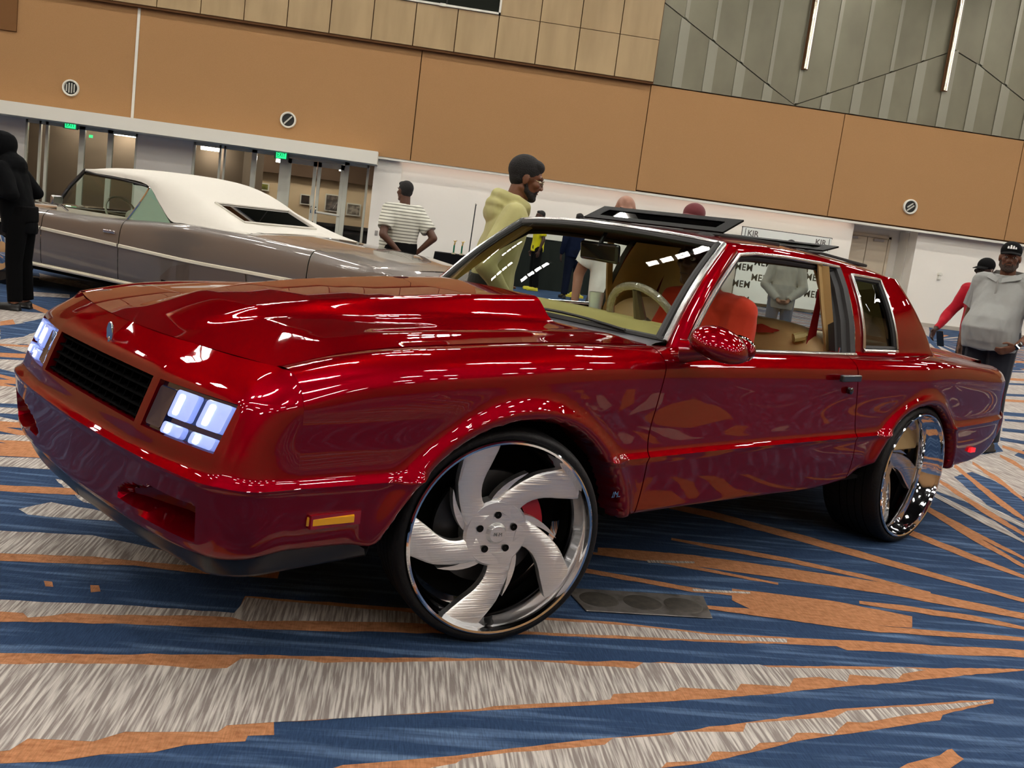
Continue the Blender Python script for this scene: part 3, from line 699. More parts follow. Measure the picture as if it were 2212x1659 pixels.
for jj in (0, 96):
    L = [Vector(V[i*97+jj]) for i in range(NX+1)]; n = len(L)
    mb.add(L+[p-Vector((0, 0, .03)) for p in L], [(k, k+1, n+k+1, n+k) for k in range(n-1)])
hood = mb.build('hood', red_paint, RED, angle=40)
# standing crest at the leading edge of the hood
orn = MB().prism([(-.020, 0), (.020, 0), (.024, .03), (.014, .048), (0, .055), (-.014, .048), (-.024, .03)], .965, .971, 'x')
orn.V = [(v[0]+.0, v[1], v[2]+.832) for v in orn.V]
orn.tube([(.968, 0, .815), (.968, 0, .84)], .006, 8)
bevel(orn.build('hood_crest', chrome, hood), .002)

# ---- nose
ROWS = [ # z centre..seam, plan points (x,y) centre, .38, .75, c1, c2, c3(seam)
 (.385, .405, [(1.050, 0), (1.036, .38), (.985, .715), (.950, .790), (.890, .836), (.79, .832)]),
 (.402, .420, [(1.062, 0), (1.048, .38), (1.000, .725), (.962, .800), (.900, .852), (.79, .858)]),
 (.470, .470, [(1.064, 0), (1.052, .38), (1.008, .735), (.970, .812), (.908, .866), (.79, .874)]),
 (.575, .574, [(1.072, 0), (1.060, .38), (1.016, .745), (.980, .815), (.915, .872), (.79, .882)]),
 (.593, .592, [(1.076, 0), (1.064, .38), (1.018, .750), (.983, .820), (.920, .880), (.79, .889)]),
 (.612, .612, [(1.052, 0), (1.042, .38), (.992, .750), (.968, .805), (.910, .864), (.79, .876)]),
 (.662, .680, [(1.036, 0), (1.031, .38), (.974, .755), (.950, .800), (.898, .852), (.79, .870)]),
 (.792, .790, [(.990, 0), (.984, .38), (.920, .762), (.895, .800), (.855, .842), (.79, .868)]),
 (.818, .823, [(.978, 0), (.970, .38), (.902, .745), (.875, .788), (.835, .828), (.79, .857)]),
 (.845, .859, [(.950, 0), (.940, .38), (.868, .730), (.842, .768), (.815, .803), (.79, .832)]),
 (.880, .885, [(.905, 0), (.877, .38), (.802, .728), (.800, .750), (.795, .770), (.79, .790)])]
NG = []
for zc, zs_, P in ROWS:
    full = []
    X = [P[0], ((P[0][0]*.6+P[1][0]*.4), .19), P[1], ((P[1][0]*.95+P[2][0]*.05), .42), ((P[1][0]*.5+P[2][0]*.5)+.006, .58), P[2], P[3], P[4], P[5]]
    zf = [0, 0, 0, 0, .0, .05, .2, .6, 1]
    row = [(x, y, zc+(zs_-zc)*f_) for (x, y), f_ in zip(X, zf)]
    if zc == .880:
        row = [(x, y, hood_z(x, min(y, .728)) if y < .74 else .885-.000) for x, y, z in row]
    NG.append(row)
DN, TN, TM = patch(NG, [3, 5, 14, 3, 3, 5, 12, 4, 4, 4], [10, 10, 4, 10, 10, 8, 9, 10])
# column spacing in y is fine enough for the two bumper scoops
a_, b_ = DN.shape[:2]
for i in range(a_):
    for j in range(b_):
        x, y, z = DN[i, j]
        if .33 < y < .765 and .40 < z < .57 and x > .9:
            zu = interp(y, [.34, .40, .55, .74], [.452, .492, .522, .528]); zl = interp(y, [.34, .45, .6, .75], [.448, .437, .430, .430])
            s = sm((y-.345)/.02)*sm((.745-y)/.02)*sm((z-zl)/.012)*sm((zu-z)/.012)
            DN[i, j, 0] -= .10*s*min(1, .35+(y-.34)/.35)
def nose_skip(i, j):
    ti, tj = TN[i], TM[j]
    grille = 6 <= ti < 7 and tj < 2
    lamp = 6 <= ti < 7 and 3 <= tj < 5
    return grille or lamp
Vn = [tuple(DN[i, j]) for i in range(a_) for j in range(b_)]
Fn = grid_faces(a_, b_, nose_skip)
mb = MB().add(Vn, Fn).add(mirror(Vn), [f[::-1] for f in Fn])
def nrow(i, j): return Vector(DN[i, j])
i6 = TN.index(6); i7 = TN.index(7); jm2 = TM.index(2); jm3 = TM.index(3); jm5 = TM.index(5)
def border(j0, j1):
    L = [nrow(i6, j) for j in range(j0, j1+1)]+[nrow(i, j1) for i in range(i6+1, i7+1)]+[nrow(i7, j) for j in range(j1-1, j0-1, -1)]
    if j0 > 0: L += [nrow(i, j0) for i in range(i7-1, i6, -1)]
    return L
for L in (border(0, jm2), border(jm3, jm5)):
    n = len(L); cl = L is not None
    for s in (1, -1):
        P = [Vector((p.x, p.y*s, p.z)) for p in L]; Q = [p-Vector((.05, 0, 0)) for p in P]
        rng = range(n) if abs(L[0].y) > .1 else range(n-1)
        mb.add(P+Q, [(k, (k+1) % n, n+(k+1) % n, n+k) for k in rng])
fascia = mb.build('front_fascia', red_paint, RED, angle=30)
# air dam
AD = []
for P, zt_, zb_ in (((1.046, 0), .392, .335), ((1.032, .38), .392, .335), ((.978, .715), .402, .330), ((.952, .775), .405, .332), ((.88, .820), .408, .336), ((.75, .822), .408, .340), ((.52, .815), .408, .343)):
    x, y = P; AD.append([(x, y, zt_), (x-.004, y-.002, (zt_+zb_)/2), (x-.02, y-.012, zb_), (x-.10, y-.10 if y > .1 else y, zb_+.01)])
D1, _, _ = patch(AD, 8, 3)
V = [tuple(p) for r in D1 for p in r]; F = grid_faces(D1.shape[0], D1.shape[1])
MB().add(V, F).add(mirror(V), [f[::-1] for f in F]).build('air_dam', mat('dam_black_gloss', (.010, .010, .011, 1), .22, spec=.5), RED)
# grille
gr_b = mat('grille_black', (.001, .001, .0012, 1), .8, spec=.02)
mb = MB()
def gx(y, z): # surface of the grille opening
    t = (z-.662)/.130
    return (1.036-.046*t)-(.006*(abs(y)/.38)**2)
mb.add([(gx(y, z)-.045, y, z) for y in (-.38, .38) for z in (.655, .80)], [(0, 1, 3, 2)])
grille = mb.build('grille', gr_b, RED, smooth=False)
for k in range(5):
    z = .672+k*.0265
    L = [(gx(y, z)-.012, y, z) for y in np.linspace(-.376, .376, 15)]
    b = MB(); n = len(L)
    V = []
    for p in L: V += [(p[0], p[1], p[2]+.0035), (p[0]+.004, p[1], p[2]), (p[0], p[1], p[2]-.0035), (p[0]-.03, p[1], p[2]-.003), (p[0]-.03, p[1], p[2]+.003)]
    F = [(i*5+q, (i+1)*5+q, (i+1)*5+(q+1) % 5, i*5+(q+1) % 5) for i in range(n-1) for q in range(5)]
    b.add(V, F).build('grille_bar', gr_b, grille)
for k in range(13):
    y = -.342+k*.057
    b = MB().add([(gx(y, z)-dx, y+dy, z) for z in (.664, .790) for dx, dy in ((.014, -.003), (.014, .003), (.036, .003), (.036, -.003))], [(0, 1, 2, 3), (4, 7, 6, 5), (0, 4, 5, 1), (1, 5, 6, 2), (2, 6, 7, 3), (3, 7, 4, 0)])
    b.build('grille_fin', gr_b, grille, smooth=False)
# headlights: dark surround, two tall and two low lenses each with an LED bar
def hl(u, v, d=0.0):
    """u 0..1 from grille outwards, v 0..1 upwards, d outwards"""
    lo = Vector((1.029, .425, .664)).lerp(Vector((.976, .750, .664)), u); hi = Vector((.982, .425, .790)).lerp(Vector((.922, .757, .790)), u)
    p = lo.lerp(hi, v)+Vector((.006*math.sin(PI*u), 0, 0))
    return p+Vector((.90, .22, .34))*d
for s in (1, -1):
    def quad_solid(u0, u1, v0, v1, d0, d1, rnd=.0, n=6):
        """rounded lens block"""
        c = []
        for (uu, vv, a0) in ((u1, v1, 0), (u0, v1, 90), (u0, v0, 180), (u1, v0, 270)):
            for k in range(4):
                a = math.radians(a0+30*k); ru, rv = rnd, rnd*2.2
                cu = uu-(ru if uu == u1 else -ru); cv = vv-(rv if vv == v1 else -rv)
                c.append((cu+ru*math.cos(a), cv+rv*math.sin(a)))
        m_ = len(c); mid = (sum(p[0] for p in c)/m_, sum(p[1] for p in c)/m_)
        V = [hl(u, v, d0) for u, v in c]+[hl(u, v, d1*.7) for u, v in c]+[hl(mid[0]+(u-mid[0])*.88, mid[1]+(v-mid[1])*.9, d1) for u, v in c]+[hl(mid[0], mid[1], d1*1.1)]
        F = [(k, (k+1) % m_, m_+(k+1) % m_, m_+k) for k in range(m_)]+[(m_+k, m_+(k+1) % m_, 2*m_+(k+1) % m_, 2*m_+k) for k in range(m_)]+[(2*m_+k, 2*m_+(k+1) % m_, 3*m_) for k in range(m_)]
        if s < 0: V = [(v[0], -v[1], v[2]) for v in V]
        return V, F
    mb = MB()
    V = [hl(u, v, -.016) for v in np.linspace(-.06, 1.06, 4) for u in np.linspace(-.03, 1.03, 8)]
    if s < 0: V = mirror(V)
    hlo = mb.add(V, grid_faces(4, 8)).build('headlight', lens_dark, RED)
    for u0, u1 in ((.30, .585), (.69, .985)):
        for v0, v1 in ((.38, .95), (.03, .27)):
            V, F = quad_solid(u0, u1, v0, v1, -.016, .004, .03)
            l_ = MB().add(V, F).build('lens', lens_m, hlo, angle=60)
            uu = u0+.07
            V, F = quad_solid(uu, uu+.055, v0+.07*(v1-v0)/.6, v1-.08*(v1-v0)/.6, .003, .0085, .01)
            tag(MB().add(V, F).build('led_bar', led, hlo), 'bright white light bar')
    V, F = quad_solid(.02, .26, .08, .92, -.016, -.006, .03)
    MB().add(V, F).build('inner_bezel', lens_dark, hlo, angle=60)
    # side marker lamp
    x0, x1 = .752, .616; yy = .882
    mb = MB().add([(x0+.004, yy*s-.004*s, .484), (x1, (yy+.006)*s, .484), (x1, (yy+.006)*s, .510), (x0+.004, yy*s-.004*s, .510),
                   (x0-.006, (yy+.012)*s, .488), (x1+.006, (yy+.020)*s, .488), (x1+.006, (yy+.020)*s, .506), (x0-.006, (yy+.012)*s, .506)],
                  [(4, 5, 6, 7), (0, 1, 5, 4), (1, 2, 6, 5), (2, 3, 7, 6), (3, 0, 4, 7)])
    tag(mb.build('side_marker', amber, PARTS[('front_fender', s)], smooth=False), 'amber side marker lamp')
    fb = MB()
    fb.box((x1-.02, yy*s-.004, .478), (x0+.0, yy*s+.012*s, .516)) if s > 0 else fb.box((x1-.02, yy*s-.012, .478), (x0+.0, yy*s+.004, .516))
    fb.build('marker_bezel', mat('marker_bezel_red', (.22, .001, .006, 1), .3, coat=1), PARTS[('front_fender', s)], smooth=False)

# ---- greenhouse
def ws_pt(u, v):
    """u -1..1 across, v 0..1 upwards"""
    b = Vector((-.60-.215*abs(u)**2, .725*u, 1.000-.022*u*u)); t = Vector((-1.135-.112*abs(u)**2, .605*u, 1.388-.022*u*u))
    p = b.lerp(t, v); bow = .022*math.sin(PI*v)
    return p+Vector((bow*.65, 0, bow*.7))
V = [ws_pt(u, v) for v in np.linspace(0, 1, 14) for u in np.linspace(-1, 1, 31)]
MB().add(V, grid_faces(14, 31)).build('windshield', glass, RED, angle=80)
edge_t = [ws_pt(u, 1.0)+Vector((.004, 0, .004)) for u in np.linspace(-1, 1, 31)]
edge_b = [ws_pt(u, 0)+Vector((.004, 0, .002)) for u in np.linspace(-1, 1, 31)]
tr = MB()
tr.tube(edge_t, .0095, 8)
for s in (1, -1): tr.tube([ws_pt(s, v)+Vector((.004, .003*s, .003)) for v in np.linspace(0, 1, 12)], .0115, 8)
trim = tr.build('windshield_trim', dull_chrome, RED)
ib = MB()
for s in (1, -1): ib.tube([ws_pt(s*.965, v)+Vector((-.002, 0, 0)) for v in np.linspace(0, 1, 12)], .016, 8)
ib.tube([ws_pt(u, .965)+Vector((-.006, 0, -.004)) for u in np.linspace(-1, 1, 31)], .016, 8)
ib.tube([ws_pt(u, .012)+Vector((.0, 0, .0)) for u in np.linspace(-1, 1, 31)], .014, 8)
ib.build('windshield_seal', black_matt, RED)
# black cowl vent below the glass, with two wipers
V = []
for u in np.linspace(-1, 1, 41):
    b = ws_pt(u, 0); y = b.y
    xr = x_rear(min(.72, abs(y)))
    V += [(b.x+.01, y, b.z+.002), ((b.x+xr)/2, y, b.z-.004), (xr-.002, y, .982-.03*abs(u)**3)]
cowl = MB().add(V, grid_faces(41, 3)).build('cowl_panel', mat('cowl_grey', (.05, .05, .055, 1), .35), RED)
for u0, u1 in ((-.60, .12), (.1, .82)):
    a = [ws_pt(u, .02+.035*math.sin(PI*(u-u0)/(u1-u0)))+Vector((.022, 0, .006)) for u in np.linspace(u0, u1, 9)]
    MB().tube(a, .006, 6).build('wiper_blade', black_matt, cowl)
# roof skin
RX = [(-1.14, -1.255), (-1.30, -1.38), (-1.60, -1.64), (-1.95, -1.95), (-2.25, -2.25), (-2.50, -2.50), (-2.70, -2.66), (-2.80, -2.745)]
RZc = [1.392, 1.404, 1.414, 1.416, 1.406, 1.388, 1.360, 1.335]
RZe = [1.368, 1.378, 1.384, 1.376, 1.360, 1.343, 1.330, 1.314]
RZd = [1.336, 1.346, 1.348, 1.342, 1.333, 1.322, 1.312, 1.300]
RY = [.600, .604, .604, .600, .592, .582, .566, .548]
RG = []
for (xc, xe), zc, ze, zd, y_ in zip(RX, RZc, RZe, RZd, RY):
    row = []
    for f_ in (0, .33, .66, .88, .96): row.append((xc+(xe-xc)*f_**2, (y_-.02)*f_, zc+(ze+.004-zc)*f_**2.6))
    row.append((xe, y_, ze-.002)); row.append((xe, y_+.022, (ze+zd)/2)); row.append((xe, y_+.034, zd))
    RG.append(row)
DR, _, _ = patch(RG, 8, 4)
V = [tuple(p) for r in DR for p in r]; F = grid_faces(DR.shape[0], DR.shape[1])
roof = MB().add(V, F).add(mirror(V), [f[::-1] for f in F]).build('roof', red_paint, RED, angle=45)
# headliner below
V2 = [(v[0], v[1]*.97, v[2]-.03) for v in V]
MB().add(V2, F).add(mirror(V2), F).build('headliner', dark_brown, RED)
def gy(z): return interp(z, [.95, 1.1, 1.25, 1.345], [.795, .752, .690, .632])
# pillars
for s in (1, -1):
    A = []
    for v in np.linspace(0, 1, 10):
        p = ws_pt(1, v)
        q = Vector((-.84, .795, .968)).lerp(Vector((-1.300, .640, 1.338)), v)+Vector((.014*math.sin(PI*v), 0, .014*math.sin(PI*v)))
        if v == 0: p = p+Vector((.02, .01, -.03)); q = q+Vector((.02, .01, -.03))
        m_ = (p+q)/2+Vector((.004, .016, .012))
        A.append([tuple(p+Vector((0, .006, 0))), tuple(p.lerp(m_, .5)+Vector((0, .004, .005))), tuple(m_), tuple(m_.lerp(q, .5)+Vector((0, .005, .003))), tuple(q), tuple(q+Vector((-.0, -.03, -.01)))])
    DA, _, _ = patch(A, 3, 3)
    V = [tuple(p) for r in DA for p in r]
    if s < 0: V = mirror(V)
    MB().add(V, grid_faces(DA.shape[0], DA.shape[1])).build('front_pillar', red_paint, RED, angle=70)
    # inner trim of the pillar
    V = []
    for v in np.linspace(0, 1, 8):
        p = ws_pt(1, v); q = Vector((-.84, .775, .968)).lerp(Vector((-1.300, .620, 1.338)), v)
        V += [tuple(p+Vector((-.01, -.02, -.012))), tuple((p+q)/2+Vector((-.02, -.03, -.02))), tuple(q+Vector((0, -.012, 0)))]
    if s < 0: V = mirror(V)
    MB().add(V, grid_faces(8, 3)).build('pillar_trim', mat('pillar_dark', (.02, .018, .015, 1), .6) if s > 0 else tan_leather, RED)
    # sail panel with the quarter window opening
    C = [((-2.130, 1.337), (-2.118, .952)), ((-2.200, 1.335), (-2.192, .952)), ((-2.462, 1.326), (-2.522, .952)), ((-2.60, 1.318), (-2.78, .953)), ((-2.700, 1.312), (-2.955, .953)), ((-2.745, 1.306), (-3.03, .952))]
    SG = []
    for k, ((xt, z1), (xb, z0)) in enumerate(C):
        col_ = []
        for f_ in (0, .055, .30, .62, .935, 1):
            z = z0+(z1-z0)*f_; x = xb+(xt-xb)*f_
            y = gy(z)
            if k == 3: y -= .004
            if k == 4: y -= .022
            if k == 5: y -= .075-.0*f_
            y += .006 if f_ in (.30, .62) else 0
            if f_ == 0: y += .004
            if f_ == 1: y = RY[4]+.034 if k < 3 else y+.0
            col_.append((x, y, z))
        SG.append(col_)
    DS, TS, TT = patch(SG, [5, 8, 5, 5, 5], [3, 6, 6, 6, 3])
    def sskip(i, j): return 1 <= TS[i] < 2 and 1 <= TT[j] < 4
    V = [tuple(p) for r in DS for p in r]
    W_ = mirror(V) if s < 0 else V
    sp = MB().add(W_, grid_faces(DS.shape[0], DS.shape[1], sskip)).build('sail_panel', red_paint, RED, angle=50)
    bpy.context.view_layer.update()
    k1, k2 = TS.index(1), TS.index(2); m1, m4 = TT.index(1), TT.index(4)
    loop = [DS[i, m1] for i in range(k1, k2+1)]+[DS[k2, j] for j in range(m1+1, m4+1)]+[DS[i, m4] for i in range(k2-1, k1-1, -1)]+[DS[k1, j] for j in range(m4-1, m1, -1)]
    cen = sum(loop)/len(loop)
    lp = [Vector((p[0], p[1]*s, p[2])) for p in loop]; cv_ = Vector((cen[0], cen[1]*s, cen[2]))
    # glass (inset), chrome frame, black seal
    qw = MB().add([(p.x+(cv_.x-p.x)*.02, p.y-.012*s, p.z+(cv_.z-p.z)*.02) for p in lp]+[(cv_.x, cv_.y-.010*s, cv_.z)], [(k, (k+1) % len(lp), len(lp)) for k in range(len(lp))]).build('quarter_window', dark_glass, RED, angle=80)
    MB().tube([p+Vector((0, .004*s, 0)) for p in lp], .0085, 6, True).build('window_frame', dull_chrome, qw)
    MB().tube([p.lerp(cv_, .075)+Vector((0, -.006*s, 0)) for p in lp], .011, 6, True).build('window_seal', black_matt, qw)
    # trims around the open door window
    tp = [Vector((-1.300, .647, 1.334)), Vector((-1.42, .643, 1.346)), Vector((-1.65, .641, 1.349)), Vector((-1.95, .637, 1.343)), Vector((-2.115, .634, 1.336))]
    lo = [Vector((-.845, .802, .968)), Vector((-1.3, .802, .962)), Vector((-1.75, .802, .958)), Vector((-2.105, .802, .956))]
    fr_ = [Vector((-.845, .80, .97)).lerp(Vector((-1.300, .645, 1.334)), v)+Vector((.014*math.sin(PI*v), .004, .014*math.sin(PI*v))) for v in np.linspace(0, 1, 8)]
    def ms(L): return [Vector((p.x, p.y*s, p.z)) for p in L]
    dt = MB(); dt.tube(ms(fr_+tp[1:]), .0085, 8); dt.tube(ms(lo), .008, 8)
    dt.build('window_trim', dull_chrome, PARTS[('door', s)])
    sl_ = MB(); sl_.tube(ms([p+Vector((-.012, -.018, -.020)) for p in fr_]), .013, 8)
    sl_.tube(ms([p+Vector((-.0, -.022, -.018)) for p in tp]), .016, 8)
    sl_.build('weather_strip', black_matt, RED)
    bp_ = []
    for v in np.linspace(0, 1, 9):
        z = .956+(1.337-.956)*v; x = -2.112-.010*v-.006*math.sin(PI*v); y = gy(z)
        bp_.append([(x, y+.004, z), (x+.030, y-.004, z), (x+.034, y-.02, z), (x+.062, y-.03, z), (x+.066, y-.048, z), (x+.082, y-.052, z), (x+.082, y-.085, z)])
    V = [p for r in bp_ for p in r]
    if s < 0: V = mirror(V)
    MB().add(V, grid_faces(9, 7)).build('door_pillar_seal', mat('seal_grey', (.013, .013, .014, 1), .5), RED, angle=40)
    V = []
    for v in np.linspace(0, 1, 9):
        z = .90+(1.33-.90)*v; x = -2.05-.03*v; y = gy(max(.95, z))-.09
        V += [(x+.035, y-.005, z), (x+.01, y-.03, z), (x-.05, y-.045, z), (x-.30, y-.05, z)]
    if s < 0: V = mirror(V)
    MB().add(V, grid_faces(9, 4)).build('pillar_trim', tan_leather, RED)
    # inner side of the sail panel
    V = []
    for k in range(2, 6):
        for j in range(6):
            p = SG[k][j]; V.append((p[0], p[1]-.05, p[2]))
    if s < 0: V = mirror(V)
    MB().add(V, grid_faces(4, 6)).build('sail_trim', tan_leather, RED)
    # door furniture
    D_ = PARTS[('door', s)]
    yh = .896
    hb = MB()
    hb.box((-1.985, min(yh*s, (yh+.022)*s), .852), (-1.825, max(yh*s, (yh+.022)*s), .882))
    bevel(hb.build('door_handle', mat('handle_black', (.02, .024, .024, 1), .28, coat=.5), D_), .006)
    MB().lathe([(.016, -.01), (.016, .004), (.010, .008), (.001, .008)], 16, 'y', (-1.945, yh*s, .808)).build('door_lock', black_gloss, D_)
    # door mirror
    if s < 0: continue
    mm = MB(); V = []
    for a in range(17):
        t = a/16; ph = t*PI
        for b in range(24):
            th = 2*PI*b/24
            rx, ry, rz = .122, .112, .076
            z = math.sin(ph)*math.sin(th); 
            z = z*(1.0 if z > 0 else .62)
            fx = math.cos(ph)
            V.append((-.800-rx*fx*-1*1.0+(.0), (.978+ry*math.sin(ph)*math.cos(th)*(.9)+.03*(fx > 0)*0)*s, 1.000+rz*z+.010*fx-.016*math.cos(th)*math.sin(ph)))
    mm.add(V, [(a*24+b, (a+1)*24+b, (a+1)*24+(b+1) % 24, a*24+(b+1) % 24) for a in range(16) for b in range(24)])
    mo = mm.build('side_mirror', red_paint, D_, angle=80)
    st = MB().tube([(-.76, .845*s, .965), (-.79, .90*s, .975), (-.82, .95*s, .985)], [.045, .036, .03], 12)
    st.build('mirror_stalk', red_paint, D_, angle=80)
    MB().ell((-.915, .978*s, 1.000), (.006, .080, .050)).build('mirror_glass', mat('mirror_silver', (.7, .7, .7, 1), .03, 1.0), D_)

# small script badge on the fender behind the wheel
text('fender_badge', 'IMS', .032, (-.455, .900, .468), ((-1, .0, 0), (0, 0, 1), (0, 1, 0)), chrome, PARTS[('front_fender', 1)], .0015, shear=.2)

# ---- tail: rear window, deck lid, rear fascia
V = []
for v in np.linspace(0, 1, 6):
    for u in np.linspace(-1, 1, 17):
        t = Vector((-2.80+.055*u*u, .53*u, 1.335-.02*u*u)); b = Vector((-3.05+.02*u*u, .665*u, .962))
        V.append(tuple(b.lerp(t, v)))
MB().add(V, grid_faces(6, 17)).build('rear_window', glass, RED, angle=80)
V = []; xs = np.linspace(-3.04, -3.93, 24)
for x in xs:
    for u in np.linspace(-1, 1, 33):
        y = u*(yt(x)-.062); z = ztop(x)+.002+.022*(1-u*u)
        if x < -3.72: z += .028*sm((-3.72-x)/.18)*(1-.3*abs(u)**4)
        V.append((x, y, z))
mb = MB().add(V, grid_faces(24, 33))
L = [Vector(V[23*33+k]) for k in range(33)]
mb.add(L+[Vector((p.x-.01, p.y, p.z-.02)) for p in L]+[Vector((p.x+.03, p.y, p.z-.05)) for p in L], [(k, k+1, 33+k+1, 33+k) for k in range(32)]+[(33+k, 33+k+1, 66+k+1, 66+k) for k in range(32)])
mb.build('deck_lid', red_paint, RED, angle=40)
TR = []
for z, xc, x4, xs_, ye in ((.40, -4.03, -4.02, -3.99, .70), (.43, -4.09, -4.08, -4.03, .74), (.52, -4.14, -4.12, -4.06, .765), (.60, -4.14, -4.12, -4.05, .768), (.64, -4.10, -4.085, -4.02, .755), (.80, -4.03, -4.01, -3.98, .735), (.865, -3.98, -3.97, -3.94, .70)):
    xq = -3.97; p = None
    yq = float(np.interp(z, [q[2] for q in [side_pt(-3.97, j) for j in range(11)]], [q[1] for q in [side_pt(-3.97, j) for j in range(11)]]))
    TR.append([(xc, 0, z), (xc, .35, z), (x4, .6, z), (xs_, ye-.01, z), (xs_+.05, (ye+yq)/2+.008, z), (-3.968, yq, z)])
DT, _, _ = patch(TR, 4, 5)
V = [tuple(p) for r in DT for p in r]; F = grid_faces(DT.shape[0], DT.shape[1])
rf = MB().add(V, F).add(mirror(V), F).build('rear_fascia', red_paint, RED, angle=40)
for s in (1, -1):
    mb = MB()
    yy = .878*s
    mb.box((-3.475, min(yy-.03*s, yy-.002*s), .432), (-3.415, max(yy-.03*s, yy-.002*s), .456))
    tag(mb.build('side_marker', red_lens, PARTS[('quarter_panel', s)], smooth=False), 'glowing red rear side marker')
    MB().box((-4.118, .30*s-.2, .66), (-4.05, .30*s+.2, .80)).build('tail_lamp', red_lens, rf, smooth=False)
MB().tube([(-3.2, .55, .33), (-3.55, .62, .335), (-3.70, .70, .33)], .03, 12).build('exhaust_tip', black_matt, RED)

# ---- smoked glass wind deflectors of the two open roof hatches
for (xf, zf, xr, zr, h, nm) in ((-1.479, 1.419, -1.618, 1.485, .422, 'front'), (-2.30, 1.405, -2.44, 1.436, .43, 'rear')):
    t = MB(); n = Vector((zr-zf, 0, xf-xr)).normalized()*.004
    a, b, c, d = Vector((xf, -h, zf)), Vector((xf, h, zf)), Vector((xr, h, zr)), Vector((xr, -h, zr))
    def fr4(i0): 
        return [a.lerp(c, 0)+(Vector((0, 0, 0)))]
    ce_ = (a+b+c+d)/4
    def ins(p, e): # inset towards the middle
        w_ = Vector((ce_.x-p.x, 0, ce_.z-p.z)); q = p+w_*e[0]; q.y = p.y*(1-e[1]); return q
    O = [a, b, c, d]; I = [ins(p, (.52, .16)) for p in O]
    V = [p+n for p in O]+[p+n for p in I]+[p-n for p in O]+[p-n for p in I]
    F = [(k, (k+1) % 4, 4+(k+1) % 4, 4+k) for k in range(4)]+[(8+k, 8+(k+1) % 4, 12+(k+1) % 4, 12+k) for k in range(4)]+[(k, (k+1) % 4, 8+(k+1) % 4, 8+k) for k in range(4)]
    ho = MB().add(V, F).build('roof_hatch', mat('hatch_black', (.003, .003, .003, 1), .55, spec=.08), RED, smooth=False)
    MB().add([p for p in I], [(0, 1, 2, 3)]).build('hatch_glass', smoke_glass, ho, smooth=False)
    for y in (-.3, .3): MB().tube([(xf-.02, y, zf-.02), (xr+.02, y, zr-.012)], .006, 6).build('hatch_arm', black_matt, ho)
    fr2 = MB(); L = [(xf+.02, -h, zf-.012), (xf+.02, h, zf-.012), (xf-.44, h, zf-.012+(0 if nm == 'front' else -.03)), (xf-.44, -h, zf-.012+(0 if nm == 'front' else -.03))]
    fr2.tube(L, .008, 6, True).build('hatch_seal', black_matt, ho)

# ---- interior
def rbox(name, a, b, m_, parent=RED, w_=.03, rot=None, seg=4):
    o = MB().box(a, b).build(name, m_, parent)
    return bevel(o, w_, seg)
V = []
for k, (dx, dz) in enumerate(((0, -.006), (-.12, .006), (-.32, .018), (-.46, .018), (-.50, -.05), (-.47, -.25))):
    for u in np.linspace(-1, 1, 25):
        b = ws_pt(u*.97, 0.02); xx = b.x+dx*(1-.36*u*u) if k else b.x-.004
        V.append((xx, u*.70, b.z+dz))
dash = MB().add(V, grid_faces(6, 25)).build('dashboard', tan_dash, RED, angle=60)
tag(MB().box((-.99, -.22, 1.0185), (-.90, .13, 1.0215)).build('paper_sheet', mat('pale_paper', lin(196, 214, 205), .7), dash, smooth=False), 'pale folded paper on the dashboard')
rbox('instrument_hood', (-1.13, .18, .95), (-.96, .60, 1.016), tan_dash, dash, .02)
fl_b = MB().box((-3.0, -.70, .40), (-.60, .70, .44)).build('cabin_floor', tan_carpet, RED, smooth=False)
MB().box((-.62, -.72, .42), (-.58, .72, .93)).build('firewall', black_matt, RED, smooth=False)
for s in (1, -1):
    rbox('door_card', (-2.10, min(.76*s, .79*s), .45), (-.75, max(.76*s, .79*s), .945), tan_leather, RED, .01)
    rbox('quarter_trim', (-3.0, min(.70*s, .76*s), .45), (-2.12, max(.70*s, .76*s), .95), tan_leather, RED, .01)
V = []
st_ = rbox('front_seat', (-2.02, -.66, .46), (-1.30, .66, .68), tan_leather, RED, .06)
for x, z in ((-1.93, .64), (-1.96, .80), (-2.00, .93), (-2.03, 1.01), (-2.07, 1.045), (-2.12, 1.05), (-2.16, 1.01), (-2.17, .80), (-2.16, .62)):
    for u in np.linspace(-1, 1, 41):
        e = abs(u)**8; dip = .022*math.exp(-(u/.035)**2); cz_ = .80
        V.append((x+(-2.07-x)*e*.7-dip*(x > -2.1), u*.665, z-(z-cz_)*e*.35-dip*(z > .9)))
MB().add(V, grid_faces(9, 41)).build('seat_back', tan_leather, st_, angle=80)
rs = rbox('rear_seat', (-2.78, -.66, .46), (-2.30, .66, .72), tan_leather, RED, .06)
V = []
prof = [(-2.52, .72), (-2.50, .84), (-2.53, .93), (-2.60, .985), (-2.70, .99), (-2.80, .96)]
for x, z in prof:
    for u in np.linspace(-1, 1, 33):
        dip = .02*math.exp(-(u/.06)**2)
        V.append((x-dip, u*.68, z-(.05 if abs(u) > .97 else 0)-dip))
MB().add(V, grid_faces(6, 33)).build('rear_backrest', tan_leather, rs, angle=80)
tag(MB().add([(-2.012-.010*math.sin(a)*(1+.3*math.cos(3*a)), .36+.075*math.cos(a)*(1+.2*math.sin(5*a)), 1.00+.018*math.sin(a)*(1+.3*math.cos(3*a))) for a in np.linspace(0, 2*PI, 24, endpoint=False)], [tuple(range(24))]).build('seat_emblem', mat('red_stitching', lin(170, 50, 35), .7), st_, smooth=False), 'red stitched emblem on the seat')
MB().box((-3.06, -.68, .925), (-2.72, .68, .945)).build('parcel_shelf', tan_carpet, RED, smooth=False)
